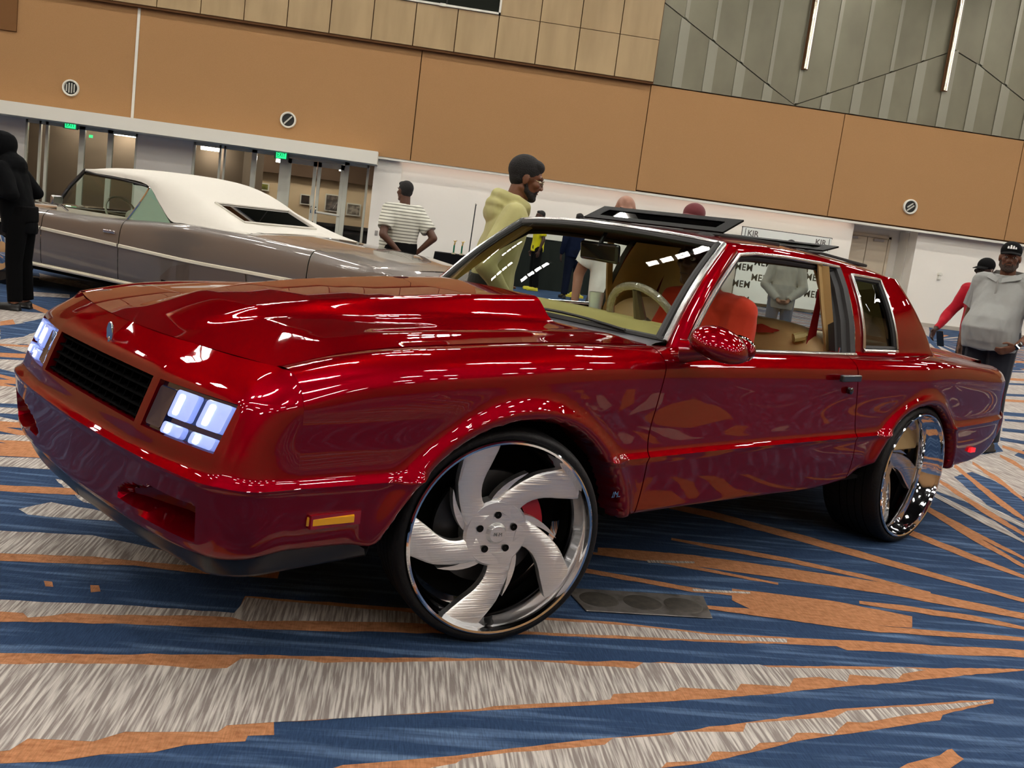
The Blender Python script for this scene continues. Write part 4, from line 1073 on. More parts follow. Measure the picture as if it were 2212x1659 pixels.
# belt and its tan guide loop beside the driver seat
def belt(P, w0, w1, nm='seat_belt'):
    V = []
    for k, p in enumerate(P):
        w_ = w0+(w1-w0)*k/(len(P)-1); V += [(p[0]+w_*.7, p[1]-w_*.25, p[2]), (p[0]-w_*.7, p[1]+w_*.25, p[2])]
    o = MB().add(V, [(2*k, 2*k+1, 2*k+3, 2*k+2) for k in range(len(P)-1)]).build(nm, red_belt, RED, smooth=False)
    md = o.modifiers.new('s', 'SOLIDIFY'); md.thickness = .003; return o
belt([(-2.035, .60, 1.225), (-2.05, .60, 1.16), (-2.055, .595, 1.06), (-2.06, .59, .90)], .012, .036)
belt([(-2.17, .62, 1.16), (-2.18, .62, 1.08), (-2.19, .62, .90)], .008, .020)
for s in (1, -1):
    V = []
    for z in np.linspace(.93, 1.335, 8):
        x = -2.07+.13*((z-.93)/.405)**.8; y = (.70-.05*((z-.93)/.405))*s
        V += [(x+.022, y-.004*s, z), (x+.018, y-.014*s, z), (x-.022, y-.014*s, z), (x-.03, y+.02*s, z)]
    MB().add(V, grid_faces(8, 4)).build('pillar_cover', tan_leather, RED, angle=50)
gl_ = MB(); P = [(-1.995, .555, 1.000), (-2.045, .575, 1.012), (-2.165, .600, .955), (-2.135, .595, .935), (-2.06, .575, .965)]
gl_.tube(P, .011, 8, True); gl_.tube([(-1.99, .54, .985), (-2.03, .57, 1.0)], .022, 8); gl_.build('belt_guide', tan_dash, RED)
MB().tube([(-1.965, .795, .955), (-1.965, .795, .985)], .004, 6).build('door_lock_pin', chrome, PARTS[('door', 1)])
# steering wheel
swo = MB(); cS = Vector((-1.08, .395, .995)); ax = Vector((-.86, 0, .50)).normalized(); e1 = Vector((0, 1, 0)); e2 = ax.cross(e1)
swo.tube([cS+e1*math.cos(t)*.185+e2*math.sin(t)*.185 for t in np.linspace(0, 2*PI, 48, endpoint=False)], .017, 10, True)
sw_ = swo.build('steering_wheel', mat('wrapped_wheel_rim', (.35, .30, .24, 1), .12, .3, coat=1, bump=(60, .9)), RED)
hubm = MB()
for a in (90, 210, 330):
    t = math.radians(a+180); hubm.tube([cS+(e1*math.cos(t)+e2*math.sin(t))*.17, cS-ax*.02], [.016, .03], 8)
hubm.ell(cS-ax*.02, (.05, .05, .05)); hubm.tube([cS-ax*.02, cS-ax*.25-Vector((0, 0, .05))], .03, 8)
hubm.build('wheel_spokes', mat('spoke_brown', (.12, .09, .06, 1), .3, .4), sw_)
# cup on the dash and inside mirror
MB().lathe([(.001, 0), (.028, .0), (.034, .09), (.030, .09)], 16, 'z', (-1.16, .03, 1.0)).build('shift_knob', mat('clear_knob', (.7, .78, .78, 1), .08, .4, coat=1), dash)
im = MB(); im.box((-.012, -.17, -.042), (.012, .17, .042)); imo = bevel(im.build('inside_mirror', black_gloss, RED), .012, 3)
imo.location = (-1.14, .03, 1.268); imo.rotation_euler = (0, .1, -.32)
MB().tube([(-1.13, .03, 1.29), (-1.17, .03, 1.37)], .010, 8).build('mirror_mount', black_matt, RED)
# ---- underside
MB().box((-3.85, -.60, .30), (.75, .60, .42)).box((-3.85, -.70, .42), (-3.0, .70, .60)).box((.45, -.66, .44), (.84, .66, .62)).box((-2.3, -.82, .36), (-.5, .82, .42)).build('underbody', black_void, RED, smooth=False)
for q, (cx, cz, r) in enumerate(ARCH):
    for s in (1, -1):
        mb = MB(); V = []
        yo, yi = .875*s, .50*s
        ta = math.asin((.39-cz)/(r+.012)); th = np.linspace(ta, PI-ta, 36)
        r2 = r+.012
        for t in th: V += [(cx+r2*math.cos(t), yo, cz+r2*math.sin(t)), (cx+r2*math.cos(t), yi, cz+r2*math.sin(t)), (cx, yi, cz)]
        F = []
        for i in range(35): F += [(i*3, i*3+3, i*3+4, i*3+1), (i*3+1, i*3+4, i*3+5, i*3+2)]
        mb.add(V, F).build('wheel_liner', black_void, RED, angle=80)

# ---- wheels
def make_wheel(W, face_rim, face_hub, brush, name='wheel', phase=0.0):
    """axis = local +Y pointing out of the car; outer sidewall at y=0"""
    mb = MB(); NR = 14
    def P(r, ang, y): return (-r*math.cos(ang), y, r*math.sin(ang))
    def yface(r): 
        t = min(1, max(0, (r-.085)/.20)); return face_hub+(face_rim-face_hub)*t**1.4
    for k in range(5):
        rim_a = math.radians(36+72*k+phase)
        V = []
        rs = np.linspace(.07, .300, NR)
        for r in rs:
            t = (r-.07)/.230
            ca = rim_a+math.radians(44)*(1-t)**1.25
            hw_ = (.058-.014*math.sin(PI*min(1, t*1.4))+.012*t)
            L = ca+hw_/r*(.9 if t < 1 else 1); Rr = ca-hw_/r*.9
            y = yface(r)
            V += [P(r, L, y-.006), P(r, L-.008/r, y), P(r, ca, y+.003), P(r, Rr+.008/r, y), P(r, Rr, y-.006), P(r, Rr, y-.034), P(r, L, y-.034)]
        F = []
        for i in range(NR-1):
            for q in range(7): F.append((i*7+q, i*7+(q+1) % 7, (i+1)*7+(q+1) % 7, (i+1)*7+q))
        F.append(tuple(range(7))); F.append(tuple((NR-1)*7+q for q in range(7)))
        mb.add(V, F)
        # barb
        V = []; rs = np.linspace(.09, .22, 9)
        for r in rs:
            t = (r-.09)/.13; ca = rim_a+math.radians(31)+math.radians(34)*(1-t)**1.1
            hw_ = .020*(1-t)**.8+.0006; y = yface(r)-.012
            V += [P(r, ca+hw_/r, y), P(r, ca-hw_/r, y), P(r, ca-hw_/r, y-.03), P(r, ca+hw_/r, y-.03)]
        F = []
        for i in range(8):
            for q in range(4): F.append((i*4+q, i*4+(q+1) % 4, (i+1)*4+(q+1) % 4, (i+1)*4+q))
        mb.add(V, F+[(0, 1, 2, 3)])
    mb.lathe([(.001, face_hub-.002), (.040, face_hub-.002), (.104, face_hub+.003), (.112, face_hub-.006), (.112, face_hub-.05)], 48)
    w = mb.build(name, brush, None, angle=40)
    MB().lathe([(.3195, -.006), (.3205, .004), (.316, .008), (.3095, .006), (.3065, -.006), (.3035, -.020), (.299, -.026), (.295, -.055), (.289, -.060), (.284, -.12), (.280, -W+.03), (.300, -W), (.316, -W+.004)], 96).build('rim_barrel', chrome, w, angle=50)
    MB().lathe([(.3198, -.008), (.327, -.001), (.341, -.003), (.351, -.014), (.3562, -.034), (.357, -.05), (.357, -W+.05), (.352, -W+.015), (.338, -W), (.316, -W+.004)], 96).build('tyre', tyre_m, w, angle=60)
    tr_ = MB()
    for yy in (-.075, -.115, -.155, -.195):
        if -yy < W-.05: tr_.lathe([(.3574, yy-.003), (.3574, yy+.003)], 96)
    tr_.build('tread_groove', black_void, w)
    MB().lathe([(.001, face_hub+.014), (.026, face_hub+.013), (.033, face_hub+.006), (.036, face_hub-.004)], 32).build('centre_cap', brushed, w)
    text('cap_lettering', 'M M', .016, (0, face_hub+.0155, 0), ((-1, 0, 0), (0, 0, 1), (0, 1, 0)), mat('cap_grey', (.2, .2, .2, 1), .4, .5), w, .0006)
    for k in range(5):
        a = math.radians(20+72*k)
        c = P(.062, a, face_hub)
        h = MB(); h.lathe([(.012, .0042), (.0105, .0035), (.001, .0030)], 14, 'y', (c[0], c[1], c[2])); h.build('lug_hole', black_void, w)
    MB().lathe([(.001, face_hub-.075), (.19, face_hub-.075), (.19, face_hub-.095), (.001, face_hub-.095)], 48).build('brake_disc', mat('disc_dark', (.05, .05, .05, 1), .4, .8), w)
    MB().lathe([(.272, -W+.05), (.001, -W+.05)], 48).build('wheel_back', black_void, w)
    cl = MB()
    V = []
    for a in np.linspace(math.radians(6), math.radians(52), 8):
        for r, yy in ((.125, -.055), (.185, -.055), (.185, -.085), (.125, -.085)): V.append(P(r, a, face_hub+yy+.01))
    F = []
    for i in range(7):
        for q in range(4): F.append((i*4+q, i*4+(q+1) % 4, (i+1)*4+(q+1) % 4, (i+1)*4+q))
    cl.add(V, F+[(0, 1, 2, 3), (28, 29, 30, 31)]).build('brake_caliper', red_cal, w)
    return w
def copy_tree(o, parent=None):
    c = o.copy(); COL.objects.link(c)
    if parent is not None: c.parent = parent
    for ch in list(o.children): copy_tree(ch, c)
    return c
fw = make_wheel(.24, -.030, -.052, brushed)
fw.parent = RED; fw.location = (.026, .868, .357); fw.rotation_euler = (0, 0, -math.radians(18))
fw2 = copy_tree(fw, RED); fw2.location = (0, -.875, .357); fw2.rotation_euler = (0, 0, PI-math.radians(17))
rw = make_wheel(.30, -.115, -.165, mat('polished_aluminium', (.60, .60, .61, 1), .16, 1.0, bump=(1, .15, (5, 5, 160))), phase=20)
rw.parent = RED; rw.location = (-2.743, .885, .357)
rw2 = copy_tree(rw, RED); rw2.location = (-2.743, -.885, .357); rw2.rotation_euler = (0, 0, PI)

# ================================================================== the taupe convertible
GC = empty('taupe_convertible', (-3.787, 12.100, 0), math.radians(143.87))
tag(GC, 'long taupe seventies convertible with raised white soft top and cream side moulding', 'car')
taupe = mat('taupe_metallic_paint', lin(116, 108, 102), .35, .35, 1.0, .03)
cream = mat('cream_moulding', lin(226, 220, 200), .35, coat=.3)
vinyl = mat('white_vinyl_top', lin(204, 200, 190), .75, bump=(14, .12))
ivory = mat('ivory_interior', lin(206, 204, 186), .6)
XS = [1.02, .9, .6, .2, -.2, -.6, -.78, -.79, -1.2, -1.6, -1.985, -1.995, -2.3, -2.6, -2.9, -3.3, -3.7, -4.1, -4.375, -4.385, -4.7, -5.0, -5.14]
def zb2(x): return interp(x, [-5.2, -4.9, -4.2, -3.6, -2.6, 1.05], [.42, .36, .32, .29, .27, .28])
def zt2(x): return interp(x, [-5.15, -5.0, -4.4, -3.5, -2.9, -2.4, -1.9, -1.2, -.6, 0, .7, 1.05], [.77, .83, .905, .945, .955, .935, .905, .885, .885, .875, .84, .79])
def hw2(x): return interp(x, [-5.15, -4.9, -4.2, -3, -1.5, 0, .7, 1.05], [.86, .92, .985, 1.01, 1.0, 1.0, .975, .90])
def sp2(x, j):
    zt = zt2(x); h = hw2(x); z = [zb2(x), zb2(x)+.05, .42, .56, .70, .80, zt-.045, zt-.012, zt, zt+.004][j]
    return (x, h+[-.07, -.025, -.01, .0, 0, -.012, -.035, -.07, -.11, -.17][j], z)
G2 = [[sp2(x, j) for j in range(10)] for x in XS]
D2, T2, S2 = patch(G2, [2, 3, 4, 4, 4, 3, 1, 4, 4, 4, 1, 4, 4, 4, 5, 5, 4, 3, 1, 4, 4, 3], [2, 3, 3, 3, 3, 3, 2, 2, 2])
in2 = np.hypot(D2[:, :, 0], D2[:, :, 2]-.30) < .40
def cut(a): return T2.index(a)
for s in (1, -1):
    for nm, a, b in (('front_fender', 0, 6), ('door', 7, 10), ('quarter_panel', 11, 18), ('tail_quarter', 19, 22)):
        i0, i1 = cut(a), cut(b); V = []; ids = {}; F = []
        for i in range(i0, i1):
            for j in range(D2.shape[1]-1):
                c = [(i, j), (i+1, j), (i+1, j+1), (i, j+1)]
                if all(in2[q] for q in c): continue
                f = []
                for q in c:
                    if q not in ids:
                        p = D2[q].copy()
                        if in2[q]:
                            dd = math.hypot(p[0], p[2]-.30); p[0] *= .40/max(dd, .05); p[2] = .30+(p[2]-.30)*.40/max(dd, .05)
                        ids[q] = len(V); V.append((p[0], p[1]*s, p[2]))
                    f.append(ids[q])
                F.append(tuple(f))
        o = MB().add(V, F).build(nm, taupe, GC, angle=50)
        if nm == 'door':
            hb = MB().box((-1.93, min(.985*s, 1.015*s), .755), (-1.76, max(.985*s, 1.015*s), .785)); bevel(hb.build('door_handle', chrome, o), .006)
        if nm == 'quarter_panel':
            # wheel skirt
            P = [(-2.60, .30), (-2.62, .44), (-2.76, .55), (-3.0, .605), (-3.35, .62), (-3.70, .60), (-3.78, .30)]
            mb = MB().prism(P, 1.004*s, 1.012*s); mb.build('wheel_skirt', mat('taupe_skirt', lin(112, 99, 90), .32, .45, 1.0), o, angle=40)
            MB().box((-2.72, min(1.0*s, 1.03*s), .385), (-2.655, max(1.0*s, 1.03*s), .41)).build('skirt_latch', chrome, o, smooth=False)
    # cream moulding, three lengths
    for a, b in ((1.0, -.775), (-.795, -1.982), (-1.998, -4.37)):
        L = [(x, (hw2(x)+.004)*s, interp(x, [-4.4, -3, -2, -.6, 1], [.618, .622, .65, .69, .70])) for x in np.linspace(a, b, 9)]
        mb = MB(); V = []
        for p in L: V += [(p[0], p[1]-.004*s, p[2]-.018), (p[0], p[1]+.010*s, p[2]-.012), (p[0], p[1]+.010*s, p[2]+.012), (p[0], p[1]-.004*s, p[2]+.018)]
        mb.add(V, [(i*4+q, i*4+(q+1) % 4, (i+1)*4+(q+1) % 4, (i+1)*4+q) for i in range(8) for q in range(4)]).build('side_moulding', cream, GC)
    L = [(x, (hw2(x)-.035)*s, zb2(x)+.025) for x in np.linspace(-.45, -2.55, 8)]
    MB().tube(L, .022, 8).build('sill_moulding', cream, GC)
# hood, cowl, deck as one sheet each
def sheet(name, x0, x1, n, extra, m_=taupe):
    V = []
    for x in np.linspace(x0, x1, n):
        for u in np.linspace(-1, 1, 21):
            y = u*(hw2(x)-.165); V.append((x, y, zt2(x)+.004+extra*(1-u*u)))
    return MB().add(V, grid_faces(n, 21)).build(name, m_, GC, angle=60)
sheet('hood', 1.02, -.62, 12, .05); sheet('deck_lid', -3.50, -5.08, 14, .035)
TG = []
for z, x in ((.42, -5.16), (.55, -5.24), (.62, -5.20), (.75, -5.16), (.83, -5.10)):
    TG += [(x+.10*abs(u)**6, u*.86, z) for u in np.linspace(-1, 1, 13)]
MB().add(TG, grid_faces(5, 13)).build('rear_bumper', taupe, GC, angle=60)
FG = []
for z, x in ((.35, 1.05), (.5, 1.12), (.6, 1.08), (.79, 1.03)):
    FG += [(x-.10*abs(u)**6, u*.90, z) for u in np.linspace(-1, 1, 13)]
MB().add(FG, grid_faces(4, 13)).build('front_bumper', chrome, GC, angle=60)
# soft top
TP = [(-.93, 1.362, .60, 1.340, .655, 1.318), (-1.25, 1.405, .64, 1.365, .72, 1.312), (-1.65, 1.425, .66, 1.375, .755, 1.302), (-2.05, 1.418, .67, 1.355, .765, 1.268), (-2.32, 1.365, .67, 1.305, .83, 1.11), (-2.56, 1.262, .665, 1.225, .885, .962), (-2.74, 1.180, .66, 1.155, .89, .955), (-3.14, 1.030, .70, 1.035, .885, .950), (-3.30, .985, .74, .985, .87, .948), (-3.50, .955, .70, .95, .80, .945)]
TGd = []
for x, zc, ye, ze, yl, zl in TP:
    TGd.append([(x, 0, zc), (x, .25, zc-.004), (x, .50, zc-(zc-ze)*.35), (x+.0, ye, ze), (x-.0, (ye*.55+yl*.45)+.025, ze*.55+zl*.45+.01), (x, yl, zl)])
DTp, TT1, TT2 = patch(TGd, 4, [3, 3, 3, 3, 3])
def tskip(i, j): return 6 <= TT1[i] < 7 and TT2[j] < 2
V = [tuple(p) for r in DTp for p in r]; F = grid_faces(DTp.shape[0], DTp.shape[1], tskip)
top = MB().add(V, F).add(mirror(V), F).build('soft_top', vinyl, GC, angle=80)
MB().add([(v[0], v[1]*.97, v[2]-.035) for v in V], grid_faces(DTp.shape[0], DTp.shape[1], tskip)).add([(v[0], -v[1]*.97, v[2]-.035) for v in V], grid_faces(DTp.shape[0], DTp.shape[1], tskip)).build('top_lining', mat('lining_dark', lin(60, 58, 50), .9), top)
rw_ = MB().add([(-2.735, -.50, 1.176), (-2.735, .50, 1.176), (-3.14, .50, 1.032), (-3.14, -.50, 1.032)], [(0, 1, 2, 3)]).build('rear_window', dark_glass, top, smooth=False)
MB().tube([(-2.735, -.51, 1.180), (-2.735, .51, 1.180), (-3.14, .51, 1.037), (-3.14, -.51, 1.037)], .012, 6, True).build('window_binding', vinyl, top)
L = [(-3.50+.42*abs(u)**5, u*.86, .952) for u in np.linspace(-1, 1, 31)]
MB().tube(L, .014, 6).build('boot_trim', chrome, top)
# windshield and side glass
V = []
for v in np.linspace(0, 1, 6):
    for u in np.linspace(-1, 1, 17):
        b = Vector((-.60-.22*u*u, .86*u, .955)); t = Vector((-.86-.09*u*u, .62*u, 1.352-.02*u*u)); V.append(tuple(b.lerp(t, v)))
MB().add(V, grid_faces(6, 17)).build('windshield', glass, GC, angle=80)
for s in (1, -1):
    a, b = Vector((-.82, .87*s, .94)), Vector((-.965, .645*s, 1.335))
    MB().tube([a, a.lerp(b, .5)+Vector((.015, 0, .01)), b], .022, 8).build('windshield_post', black_gloss, GC)
    MB().tube([(-1.0, .665*s, 1.318), (-1.25, .725*s, 1.300), (-1.65, .752*s, 1.288), (-2.06, .765*s, 1.252)], .012, 6).build('roof_rail', black_matt, GC)
    split = [(-2.10, .765*s, 1.255), (-2.09, .80*s, 1.18), (-2.03, .84*s, 1.05), (-1.95, .89*s, .905)]
    MB().tube(split, .010, 6).build('glass_edge', chrome, GC)
    MB().add([(-.90, .86*s, .91), (-1.95, .885*s, .905), (-2.03, .84*s, 1.05), (-2.09, .80*s, 1.18), (-2.08, .765*s, 1.25), (-1.65, .752*s, 1.285), (-1.25, .722*s, 1.298), (-1.0, .665*s, 1.315)], [tuple(range(8))]).build('door_glass', thin_glass('door_pane', (.80, .90, .84, 1), 1.4), GC, smooth=False)
    MB().add([(-1.96, .885*s, .905), (-2.56, .885*s, .94), (-2.32, .83*s, 1.10), (-2.11, .768*s, 1.25), (-2.10, .80*s, 1.18), (-2.04, .84*s, 1.05)], [tuple(range(6))]).build('quarter_glass', mat('green_quarter_glass', lin(122, 156, 138), .12, coat=1, spec=.6), GC, smooth=False)
    rb = MB().box((-1.14, min(1.02*s, 1.14*s), .955), (-1.10, max(1.02*s, 1.14*s), 1.045)); m2 = bevel(rb.build('side_mirror', dull_chrome, GC), .012)
    MB().tube([(-1.10, .93*s, .90), (-1.12, 1.06*s, .97)], .010, 6).build('mirror_arm', chrome, m2)
# cabin
mb = MB().box((-3.2, -.92, .38), (-.7, .92, .42)); mb.build('cabin_floor', dark_m, GC, smooth=False)
MB().box((-1.05, -.84, .80), (-.80, .84, .93)).build('dashboard', mat('dash_dark', lin(60, 58, 48), .6), GC, smooth=False)
for y in (-.42, .42): rbox('front_seat', (-2.15, y-.33, .45), (-1.70, y+.33, 1.0), ivory, GC, .07)
rbox('rear_seat', (-3.0, -.75, .45), (-2.60, .75, .93), ivory, GC, .07)
for s in (1, -1):
    MB().box((-2.6, min(.84*s, .88*s), .5), (-.85, max(.84*s, .88*s), .925)).build('door_card', ivory, GC, smooth=False)
cS = Vector((-1.28, .42, .93)); ax = Vector((-.86, 0, .5)).normalized(); e1 = Vector((0, 1, 0)); e2 = ax.cross(e1)
MB().tube([cS+e1*math.cos(t)*.19+e2*math.sin(t)*.19 for t in np.linspace(0, 2*PI, 36, endpoint=False)], .012, 8, True).tube([cS-e1*.18, cS-ax*.03, cS+e1*.18], .012, 6).build('steering_wheel', ivory, GC)
o = MB().box((-.01, -.14, -.03), (.01, .14, .03)).build('inside_mirror', black_gloss, GC); o.location = (-1.08, 0, 1.27); bevel(o, .01)
# wheels and underside
MB().box((-4.9, -.80, .22), (.9, .80, .40)).build('underbody', black_void, GC, smooth=False)
for x in (0, -3.086):
    for s in (1, -1):
        mb = MB().lathe([(.20, -.02), (.30, 0), (.335, -.03), (.34, -.10), (.33, -.20), (.2, -.21)], 40)
        t = mb.build('wheel', tyre_m, GC); MB().lathe([(.205, -.02), (.19, .005), (.12, -.02), (.05, .01), (.001, .015)], 32).build('hub_cap', chrome, t)
        t.location = (x, .93*s, .34); t.rotation_euler = (0, 0, 0 if s > 0 else PI)

# ================================================================== people
def cap(mb, p0, r0, p1, r1, n=12, flat0=False, flat1=False):
    p0 = Vector(p0); p1 = Vector(p1); d = (p1-p0); L = d.length; d = d.normalized() if L > 1e-6 else Vector((0, 0, 1))
    P = []; R = []
    if not flat0:
        for a in (80, 55, 28): P.append(p0-d*r0*math.sin(math.radians(a))); R.append(r0*math.cos(math.radians(a)))
    P.append(p0); R.append(r0); P.append(p0.lerp(p1, .5)); R.append((r0+r1)/2); P.append(p1); R.append(r1)
    if not flat1:
        for a in (28, 55, 80): P.append(p1+d*r1*math.sin(math.radians(a))); R.append(r1*math.cos(math.radians(a)))
    up = Vector((0, 0, 1)) if abs(d.z) < .9 else Vector((1, 0, 0)); a_ = d.cross(up).normalized(); b_ = a_.cross(d)
    V = [p+a_*math.cos(2*PI*k/n)*r+b_*math.sin(2*PI*k/n)*r for p, r in zip(P, R) for k in range(n)]; N = len(P)
    F = [(i*n+k, i*n+(k+1) % n, (i+1)*n+(k+1) % n, (i+1)*n+k) for i in range(N-1) for k in range(n)]+[tuple(range(n))[::-1], tuple((N-1)*n+k for k in range(n))]
    mb.add(V, F)
def rings(mb, R, n=28):
    """R: (centre, rx, ry, M3) elliptical loft, closed flat ends"""
    V = []
    for c, rx, ry, tilt in R:
        for k in range(n):
            a = 2*PI*k/n; e = .9
            x = math.copysign(abs(math.cos(a))**e, math.cos(a))*rx; y = math.copysign(abs(math.sin(a))**e, math.sin(a))*ry
            v = Vector((x, y, 0)); v.rotate(Matrix.Rotation(tilt, 3, 'Y')); V.append(Vector(c)+v)
    N = len(R)
    F = [(i*n+k, i*n+(k+1) % n, (i+1)*n+(k+1) % n, (i+1)*n+k) for i in range(N-1) for k in range(n)]+[tuple(range(n))[::-1], tuple((N-1)*n+k for k in range(n))]
    mb.add(V, F)
def blob(name, mb, voxel, m, parent, smooth=2, fac=.5):
    o = obj(name, mb.V, mb.F, m, None, weld=False)
    md = o.modifiers.new('r', 'REMESH'); md.mode = 'VOXEL'; md.voxel_size = voxel; md.use_smooth_shade = True
    if smooth:
        sm_ = o.modifiers.new('s', 'SMOOTH'); sm_.iterations = smooth; sm_.factor = fac
    apply_mods(o); o.parent = parent
    for p in o.data.polygons: p.use_smooth = True
    return o
def person(label, loc, rz, H=1.75, girth=1.0, belly=0.0, lean=0.0, yaw=0.0, pitch=0.0, skin_c=(96, 62, 44), arms=None, vox=.010, top=None, sleeve='short', bottom=None,
           shoe=(20, 20, 20), hair=None, beard=None, capc=None, hood=None, glasses=False, seated=False, group=None, hem=.86, collar=False, hands=True, detail=1):
    root = empty('person', loc, rz); tag(root, label, 'person', group); s = H/1.75
    skm = skin(root.name, lin(*skin_c))
    ca, sa = math.cos(lean), math.sin(lean)
    def T(p):
        p = Vector(p)
        if p.z > .93:
            z = p.z-.93; p = Vector((p.x*1.0+z*sa, p.y, .93+z*ca))
        return p*s
    A = dict(le=(-.03, .27, 1.13), lw=(.05, .28, .88), ld=(.1, 0, -1), re=(-.03, -.27, 1.13), rw=(.05, -.28, .88), rd=(.1, 0, -1), ln=(0, -1, 0), rn=(0, 1, 0))
    if arms: A.update(arms)
    shl, shr = Vector((0, .175*(.6+.4*girth), 1.42)), Vector((0, -.175*(.6+.4*girth), 1.42))
    if seated:
        hipL, hipR = Vector((0, .09, .93)), Vector((0, -.09, .93)); knL, knR = Vector((.43, .13, 1.02)), Vector((.43, -.13, 1.02)); anL, anR = Vector((.75, .13, .70)), Vector((.75, -.13, .70))
    else:
        hipL, hipR = Vector((0, .09, .93)), Vector((0, -.09, .93)); knL, knR = Vector((.01, .11, .50)), Vector((.01, -.11, .50)); anL, anR = Vector((-.03, .13, .09)), Vector((-.03, -.13, .09))
    # ---- body, one continuous skin
    b = MB(); g = girth
    b.ell(T((.0, 0, 1.30)), (.10*g*s, .150*g*s, .19*s)); b.ell(T((.01+belly*.3, 0, 1.08)), ((.095*g+belly*.4)*s, .135*g*s, .17*s)); b.ell(Vector((0, 0, .95))*s, (.105*g*s, .150*g*s, .12*s))
    cap(b, T((-.01, 0, 1.40)), .060*s, T((.015, 0, 1.56)), .054*s)
    for sh, el, wr in ((shl, A['le'], A['lw']), (shr, A['re'], A['rw'])):
        sgn = 1 if sh.y > 0 else -1
        cap(b, T((0, .06*sgn, 1.43)), .055*s, T(sh), .052*s*g)
        cap(b, T(sh), .050*s*(.4+.6*g), T(el), .040*s*(.5+.5*g)); cap(b, T(el), .040*s*(.5+.5*g), T(wr), .026*s)
    for hp, kn, an in ((hipL, knL, anL), (hipR, knR, anR)):
        cap(b, hp*s, .078*s*(.5+.5*g), kn*s, .052*s); cap(b, kn*s, .050*s, an*s, .036*s)
        fd = Vector((.14, .02*(1 if an.y > 0 else -1), -.05)); cap(b, an*s+Vector((0, 0, -.03*s)), .034*s, (an+fd)*s, .026*s)
    # hands
    if hands:
        for wr, d, nrm, sgn in ((A['lw'], A['ld'], A['ln'], 1), (A['rw'], A['rd'], A['rn'], -1)):
            w_ = T(wr); d = Vector(d).normalized(); nrm = Vector(nrm); nrm = (nrm-d*nrm.dot(d)).normalized(); sd = d.cross(nrm)*sgn
            M3 = Matrix((d, sd, nrm)).transposed()
            b.ell(w_+d*.050*s, (.052*s, .040*s, .019*s), M3, 12)
            for k, ln_ in enumerate((.072, .082, .077, .062)):
                off = (-.030+.020*k)*s; p = w_+d*.088*s+sd*off; q = p+(d*.90+nrm*.40)*ln_*.55*s; r_ = q+(d*.55+nrm*.80)*ln_*.5*s
                cap(b, p-d*.02*s, .0098*s, q, .0092*s, 8); cap(b, q, .0092*s, r_, .0082*s, 8)
            p = w_+d*.03*s-sd*.034*s; q = p+(d*.7-sd*.6+nrm*.25)*.045*s; cap(b, p, .012*s, q, .0105*s, 8); cap(b, q, .0105*s, q+(d*.9-sd*.1+nrm*.3)*.032*s, .009*s, 8)
    # head
    hc = T((.035, 0, 1.635)); HM = Matrix.Rotation(yaw, 3, 'Z') @ Matrix.Rotation(pitch+lean*.4, 3, 'Y')
    def hp_(x, y, z): return hc+(HM @ Vector((x, y, z)))*s
    def hell(mb, c, r, n=20): mb.ell(hp_(*c), tuple(q*s for q in r), HM, n)
    def hcap(mb, a, ra, c, rc, n=10): cap(mb, hp_(*a), ra*s, hp_(*c), rc*s, n)
    gw = .92+.12*(g-1)*2
    hell(b, (-.012, 0, .030), (.094, .075, .088)); hell(b, (.030, 0, -.030), (.062, .058*gw, .075)); hell(b, (.050, 0, -.078), (.034, .034*gw, .034))
    hcap(b, (-.01, .05*gw, -.05), .024, (.045, .030, -.088), .020); hcap(b, (-.01, -.05*gw, -.05), .024, (.045, -.030, -.088), .020)
    hcap(b, (.084, 0, .020), .009, (.102, 0, -.018), .0125); hell(b, (.096, .013, -.022), (.012, .010, .009)); hell(b, (.096, -.013, -.022), (.012, .010, .009))
    hcap(b, (.078, .040, .034), .010, (.086, .012, .030), .010); hcap(b, (.078, -.040, .034), .010, (.086, -.012, .030), .010)
    hcap(b, (.082, .018, -.050), .0085, (.082, -.018, -.050), .0085); hcap(b, (.080, .014, -.060), .009, (.080, -.014, -.060), .009)
    hell(b, (.060, .040, -.012), (.026, .022, .022)); hell(b, (.060, -.040, -.012), (.026, .022, .022))
    for y in (.078, -.078): hell(b, (-.008, y, -.002), (.020, .010, .032))
    cap(b, T((-.005, 0, 1.44)), .058*s*(.7+.3*g), hp_(-.02, 0, -.04), .055*s*(.7+.3*g))
    body = blob('body', b, vox, skm, root, 2)
    if detail:
        e = MB()
        for y in (.030, -.030): hell(e, (.079, y, .012), (.010, .013, .0085), 12)
        e.build('eyes', mat('eye_white', (.75, .72, .68, 1), .2), root); e = MB()
        for y in (.031, -.031): hell(e, (.0865, y, .011), (.0035, .0055, .0055), 10)
        e.build('irises', mat('iris_dark', (.012, .008, .006, 1), .15), root)
        e = MB(); hcap(e, (.091, .018, -.055), .0022, (.091, -.018, -.055), .0022, 6); e.build('mouth_line', mat('mouth_dark', (.03, .012, .01, 1), .6), root)
        e = MB(); 
        for sg in (1, -1): hcap(e, (.090, .014*sg, .037), .0042, (.078, .048*sg, .041), .003, 6)
        e.build('eyebrows', mat('brow_dark', (.008, .006, .005, 1), .8), root)
    hair_m = mat('hair_black', (.007, .006, .006, 1), .85, bump=(160, .8)) if hair != 'grey' else mat('hair_grey', (.09, .085, .08, 1), .85, bump=(160, .8))
    if hair:
        h = MB(); k = 1.0 if hair == 'afro' else .0
        hell(h, (-.026, 0, .046+.004*k), (.094+.006*k, .080+.004*k, .086+.006*k), 28); hell(h, (-.040, 0, .004), (.064, .073, .066), 24)
        hell(h, (.030, 0, .088), (.052, .062, .034+.008*k), 20)
        blob('hair', h, max(.005, vox*.8), hair_m, root, 2)
